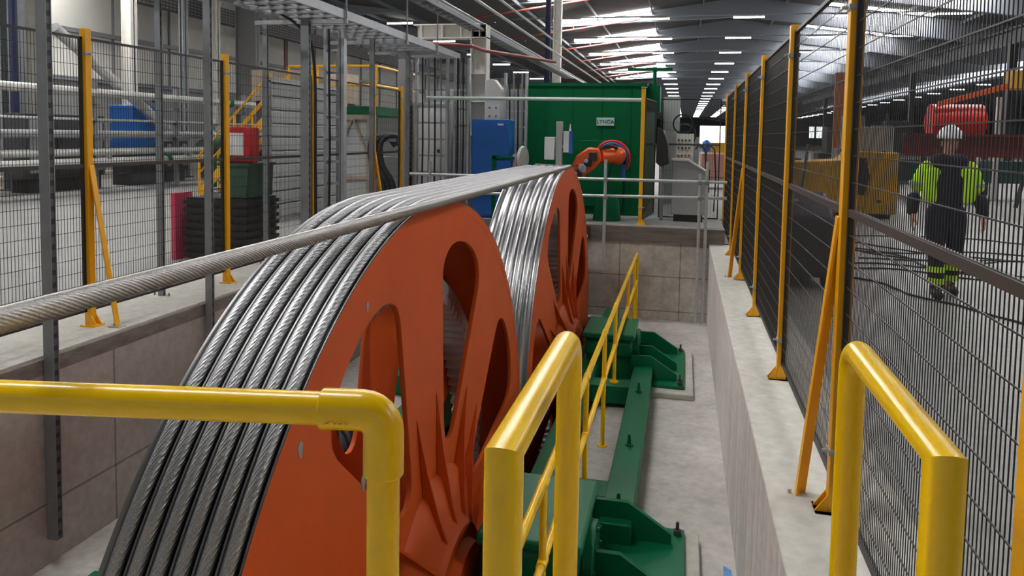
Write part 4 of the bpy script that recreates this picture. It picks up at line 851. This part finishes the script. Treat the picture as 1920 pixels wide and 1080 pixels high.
# cables on the hall floor
cols = ['hose', 'black', 'darkgrey']
for k in range(9):
    x0, y0, a = 1.7 + 0.25 * (k % 4), 9.8 + 0.5 * k, random.uniform(-0.5, 0.2); pts = []
    for i in range(70):
        pts.append((x0, y0, 0.012)); x0 += 0.08 * math.cos(a); y0 += 0.08 * math.sin(a); a += random.uniform(-0.28, 0.28) - a * 0.03
    tag(MB().tube(pts, 0.011, 6).build('floor_cable', M[cols[k % 3]]), 'black cable snaking over the pale hall floor beside the worker', 'cable', 'cables lying on the hall floor')
t = thing('green_bench', 'long low teal machine bench behind the worker', 'machine', (8.0, 24.8, 0))
MB().box(-2.4, 3.5, -0.3, 0.3, 0.5, 1.15).build('bed', pmat('teal paint', (0.03, 0.13, 0.12), 0.5), t)
for x in (-2.1, 0.4, 3.1): MB().box(x - 0.2, x + 0.2, -0.25, 0.25, 0, 0.5).build('foot', M['darkgrey'], t)
for k in range(7):
    t = thing('machine_block', ['dark lathe-like block at the far right of the hall, first from the left', 'dark block behind the red tank, second from the left', 'grey block behind the dark red beam, third from the left', 'dark block fourth from the left at the far right', 'grey block fifth from the left at the far right', 'dark block sixth from the left at the far right', 'dark block at the extreme right of the hall'][k], 'machine', (6.0 + 2.6 * k, 31 + (k % 3) * 2.0, 0))
    MB().box(-1.0, 1.0, -0.6, 0.6, 0, 1.2).build('bed', M['darkgrey' if k % 2 == 0 else 'midgrey'], t, bevel=0.03); MB().box(-0.7, 0.2, -0.5, 0.5, 1.2, 2.2 + 0.3 * (k % 2)).build('headstock', M['farclad'], t, bevel=0.03); MB().box(0.5, 0.75, -0.3, 0.3, 1.2, 1.9).build('tailstock', M['darkgrey'], t)

# ================================================================== PEOPLE
def skin_obj(name, verts, edges, mat, parent, root=0, sub=2):
    """verts: (x, y, z, rx, ry)"""
    me = bpy.data.meshes.new(name); me.from_pydata([v[:3] for v in verts], edges, []); me.materials.append(mat)
    o = bpy.data.objects.new(name, me); C.objects.link(o); o.parent = parent
    md = o.modifiers.new('skin', 'SKIN'); md.use_smooth_shade = True
    if not me.skin_vertices: me.skin_vertices.new() if hasattr(me.skin_vertices, 'new') else None
    sv = me.skin_vertices[0].data
    for i, v in enumerate(verts): sv[i].radius = (v[3], v[4] if len(v) > 4 else v[3]); sv[i].use_root = (i == root)
    if sub: s = o.modifiers.new('sub', 'SUBSURF'); s.levels = sub; s.render_levels = sub
    dg = bpy.context.evaluated_depsgraph_get(); m2 = bpy.data.meshes.new_from_object(o.evaluated_get(dg)); o.modifiers.clear(); o.data = m2
    m2.polygons.foreach_set('use_smooth', [True] * len(m2.polygons))
    return o
def chain(pts, base=0): return [(base + i, base + i + 1) for i in range(len(pts) - 1)]
def person(loc, rz, label, sc=1.0):
    """standing worker in mid stride, facing local -y; front foot is the left one (+x)"""
    t = thing('person', label, 'person', loc, rz=rz); t.scale = (sc, sc, sc)
    V, E = [], []
    def vert(*v): V.append(v); return len(V) - 1
    pel = vert(0, 0, 0.93, .13, .10); bel = vert(0, 0, 1.08, .13, .10); che = vert(0, 0, 1.30, .15, .11); nec = vert(0, 0, 1.49, .055, .055); jaw = vert(0, -0.02, 1.57, .062, .068); cra = vert(0, 0, 1.67, .078, .095); top = vert(0, 0.005, 1.73, .06, .075)
    for a, b in ((pel, bel), (bel, che), (che, nec), (nec, jaw), (jaw, cra), (cra, top)): E.append((a, b))
    feet = {}
    for s in (-1, 1):
        fy = -0.16 if s < 0 else 0.14
        hip = vert(s * 0.10, 0, 0.88, .095); kn = vert(s * 0.10, fy * 0.35 - 0.05, 0.49, .06); an = vert(s * 0.09, fy, 0.10, .042); to = vert(s * 0.11, fy - 0.16, 0.04, .04, .03)
        E += [(pel, hip), (hip, kn), (kn, an), (an, to)]
        sh = vert(s * 0.19, 0.01, 1.41, .05); el = vert(s * 0.29, 0.03, 1.15, .042); wr = vert(s * 0.335, -0.06, 0.90, .028); pa = vert(s * 0.34, -0.08, 0.825, .042, .022)
        E += [(che, sh), (sh, el), (el, wr), (wr, pa)]
        for k, (dy, L) in enumerate(((-0.030, .070), (-0.010, .082), (0.010, .076), (0.028, .058))):
            f0 = vert(s * 0.342, -0.08 + dy, 0.785, .009); f1 = vert(s * 0.338, -0.085 + dy, 0.785 - L * .5, .0085); f2 = vert(s * 0.322, -0.09 + dy, 0.785 - L, .0075)
            E += [(pa, f0), (f0, f1), (f1, f2)]
        t0 = vert(s * 0.325, -0.115, 0.84, .011); t1 = vert(s * 0.312, -0.135, 0.80, .0095); t2 = vert(s * 0.308, -0.14, 0.77, .008); E += [(pa, t0), (t0, t1), (t1, t2)]
    body = skin_obj('body', V, E, M['skin'], t)
    # face: brow, nose, eyes, mouth, ears
    MB().prism([(-0.095, 1.655), (-0.118, 1.612), (-0.095, 1.605)], 'x', -0.012, 0.012).build('nose', M['skin'], t, bevel=0.004)
    for s in (-1, 1):
        MB().ball((s * 0.03, -0.088, 1.655), 0.012, 10, 8).build('eye', M['white'], t); MB().ball((s * 0.03, -0.098, 1.655), 0.006, 8, 6).build('pupil', M['black'], t)
        MB().ball((s * 0.078, 0.005, 1.645), 0.028, 10, 8, (0.4, 0.8, 1.1)).build('ear', M['skin'], t)
    MB().ball((0, -0.082, 1.578), 0.022, 10, 6, (1.1, 0.5, 0.3)).build('mouth', pmat('lips', (0.35, 0.12, 0.1), 0.5), t)
    # helmet
    hp = [(0.0, 0.118), (0.01, 0.122), (0.04, 0.12), (0.08, 0.105), (0.115, 0.075), (0.135, 0.04), (0.142, 0.0)]
    h = MB().lathe(hp, (0, 0.0, 1.70), 32, axis='z', closed=False).build('hard_hat', M['white'], t); h.scale = (1, 1.12, 1)
    MB().prism([(-0.09, -0.10), (0.09, -0.10), (0.07, -0.165), (0.0, -0.185), (-0.07, -0.165)], 'z', 1.70, 1.708).build('hat_peak', M['white'], h)
    MB().box(-0.012, 0.012, -0.11, 0.11, 1.815, 1.85).build('hat_ridge', M['white'], h, bevel=0.01)
    # clothing
    skin_obj('sweater', [(0, 0, 0.80, .17, .13), (0, 0, 1.08, .165, .13), (0, 0, 1.30, .185, .135), (0, 0, 1.43, .10, .09), (0, 0, 1.50, .075, .075), (-.17, 0, 1.41, .085), (.17, 0, 1.41, .085)], [(0, 1), (1, 2), (2, 3), (3, 4), (2, 5), (2, 6)], M['navy'], t)
    skin_obj('jacket_yoke', [(-.19, -0.005, 1.42, .092), (-.1, -0.005, 1.45, .10), (.1, -0.005, 1.45, .10), (.19, -0.005, 1.42, .092)], chain(range(4)), M['navy'], t)
    for s in (-1, 1):
        jk = skin_obj('jacket_sleeve', [(s * 0.15, 0, 1.44, .075), (s * 0.22, 0, 1.38, .085), (s * 0.275, 0.02, 1.23, .08), (s * 0.305, 0.02, 1.11, .075)], chain(range(4)), M['hivis'], t)
        skin_obj('cuff', [(s * 0.305, 0.02, 1.115, .078), (s * 0.33, -0.02, 1.0, .07), (s * 0.345, -0.06, 0.86, .05)], chain(range(3)), M['navy'], t)
        d = Vector((s * 0.03, 0.0, -0.12)).normalized(); c = Vector((s * 0.285, 0.02, 1.2))
        MB().cyl(c - d * 0.02, c + d * 0.02, 0.088, 18).build('reflective_band', M['reflect'], jk)
        skin_obj('jacket_side', [(s * 0.15, -0.06, 1.40, .05, .09), (s * 0.165, -0.06, 1.2, .045, .1), (s * 0.17, -0.055, 1.0, .045, .1)], chain(range(3)), M['hivis'], t)
        fy = -0.16 if s < 0 else 0.14
        skin_obj('trouser_leg', [(s * 0.05, 0, 1.0, .14), (s * 0.095, 0, 0.84, .125), (s * 0.105, fy * .35 - .05, 0.50, .088), (s * 0.095, fy, 0.15, .078)], chain(range(4)), M['navy'], t)
        for z in (0.19, 0.31): 
            f = fy + (fy * .35 - .05 - fy) * (z - .15) / .35
            MB().lathe([(0, 0.084), (0, 0.09), (0.06, 0.092), (0.06, 0.086)], (s * 0.097, f, z - 0.03), 20, axis='z').build('ankle_band', M['hivis'], t)
        skin_obj('boot', [(s * 0.095, fy + .01, 0.16, .065), (s * 0.095, fy + 0.02, 0.066, .066), (s * 0.11, fy - 0.15, 0.058, .058), (s * 0.115, fy - .21, .05, .045)], chain(range(4)), M['boot'], t)
    return t
person((2.77, 8.85, 0), math.radians(-3), 'person in white helmet and hi-vis jacket walking behind the mesh fence', 1.0)
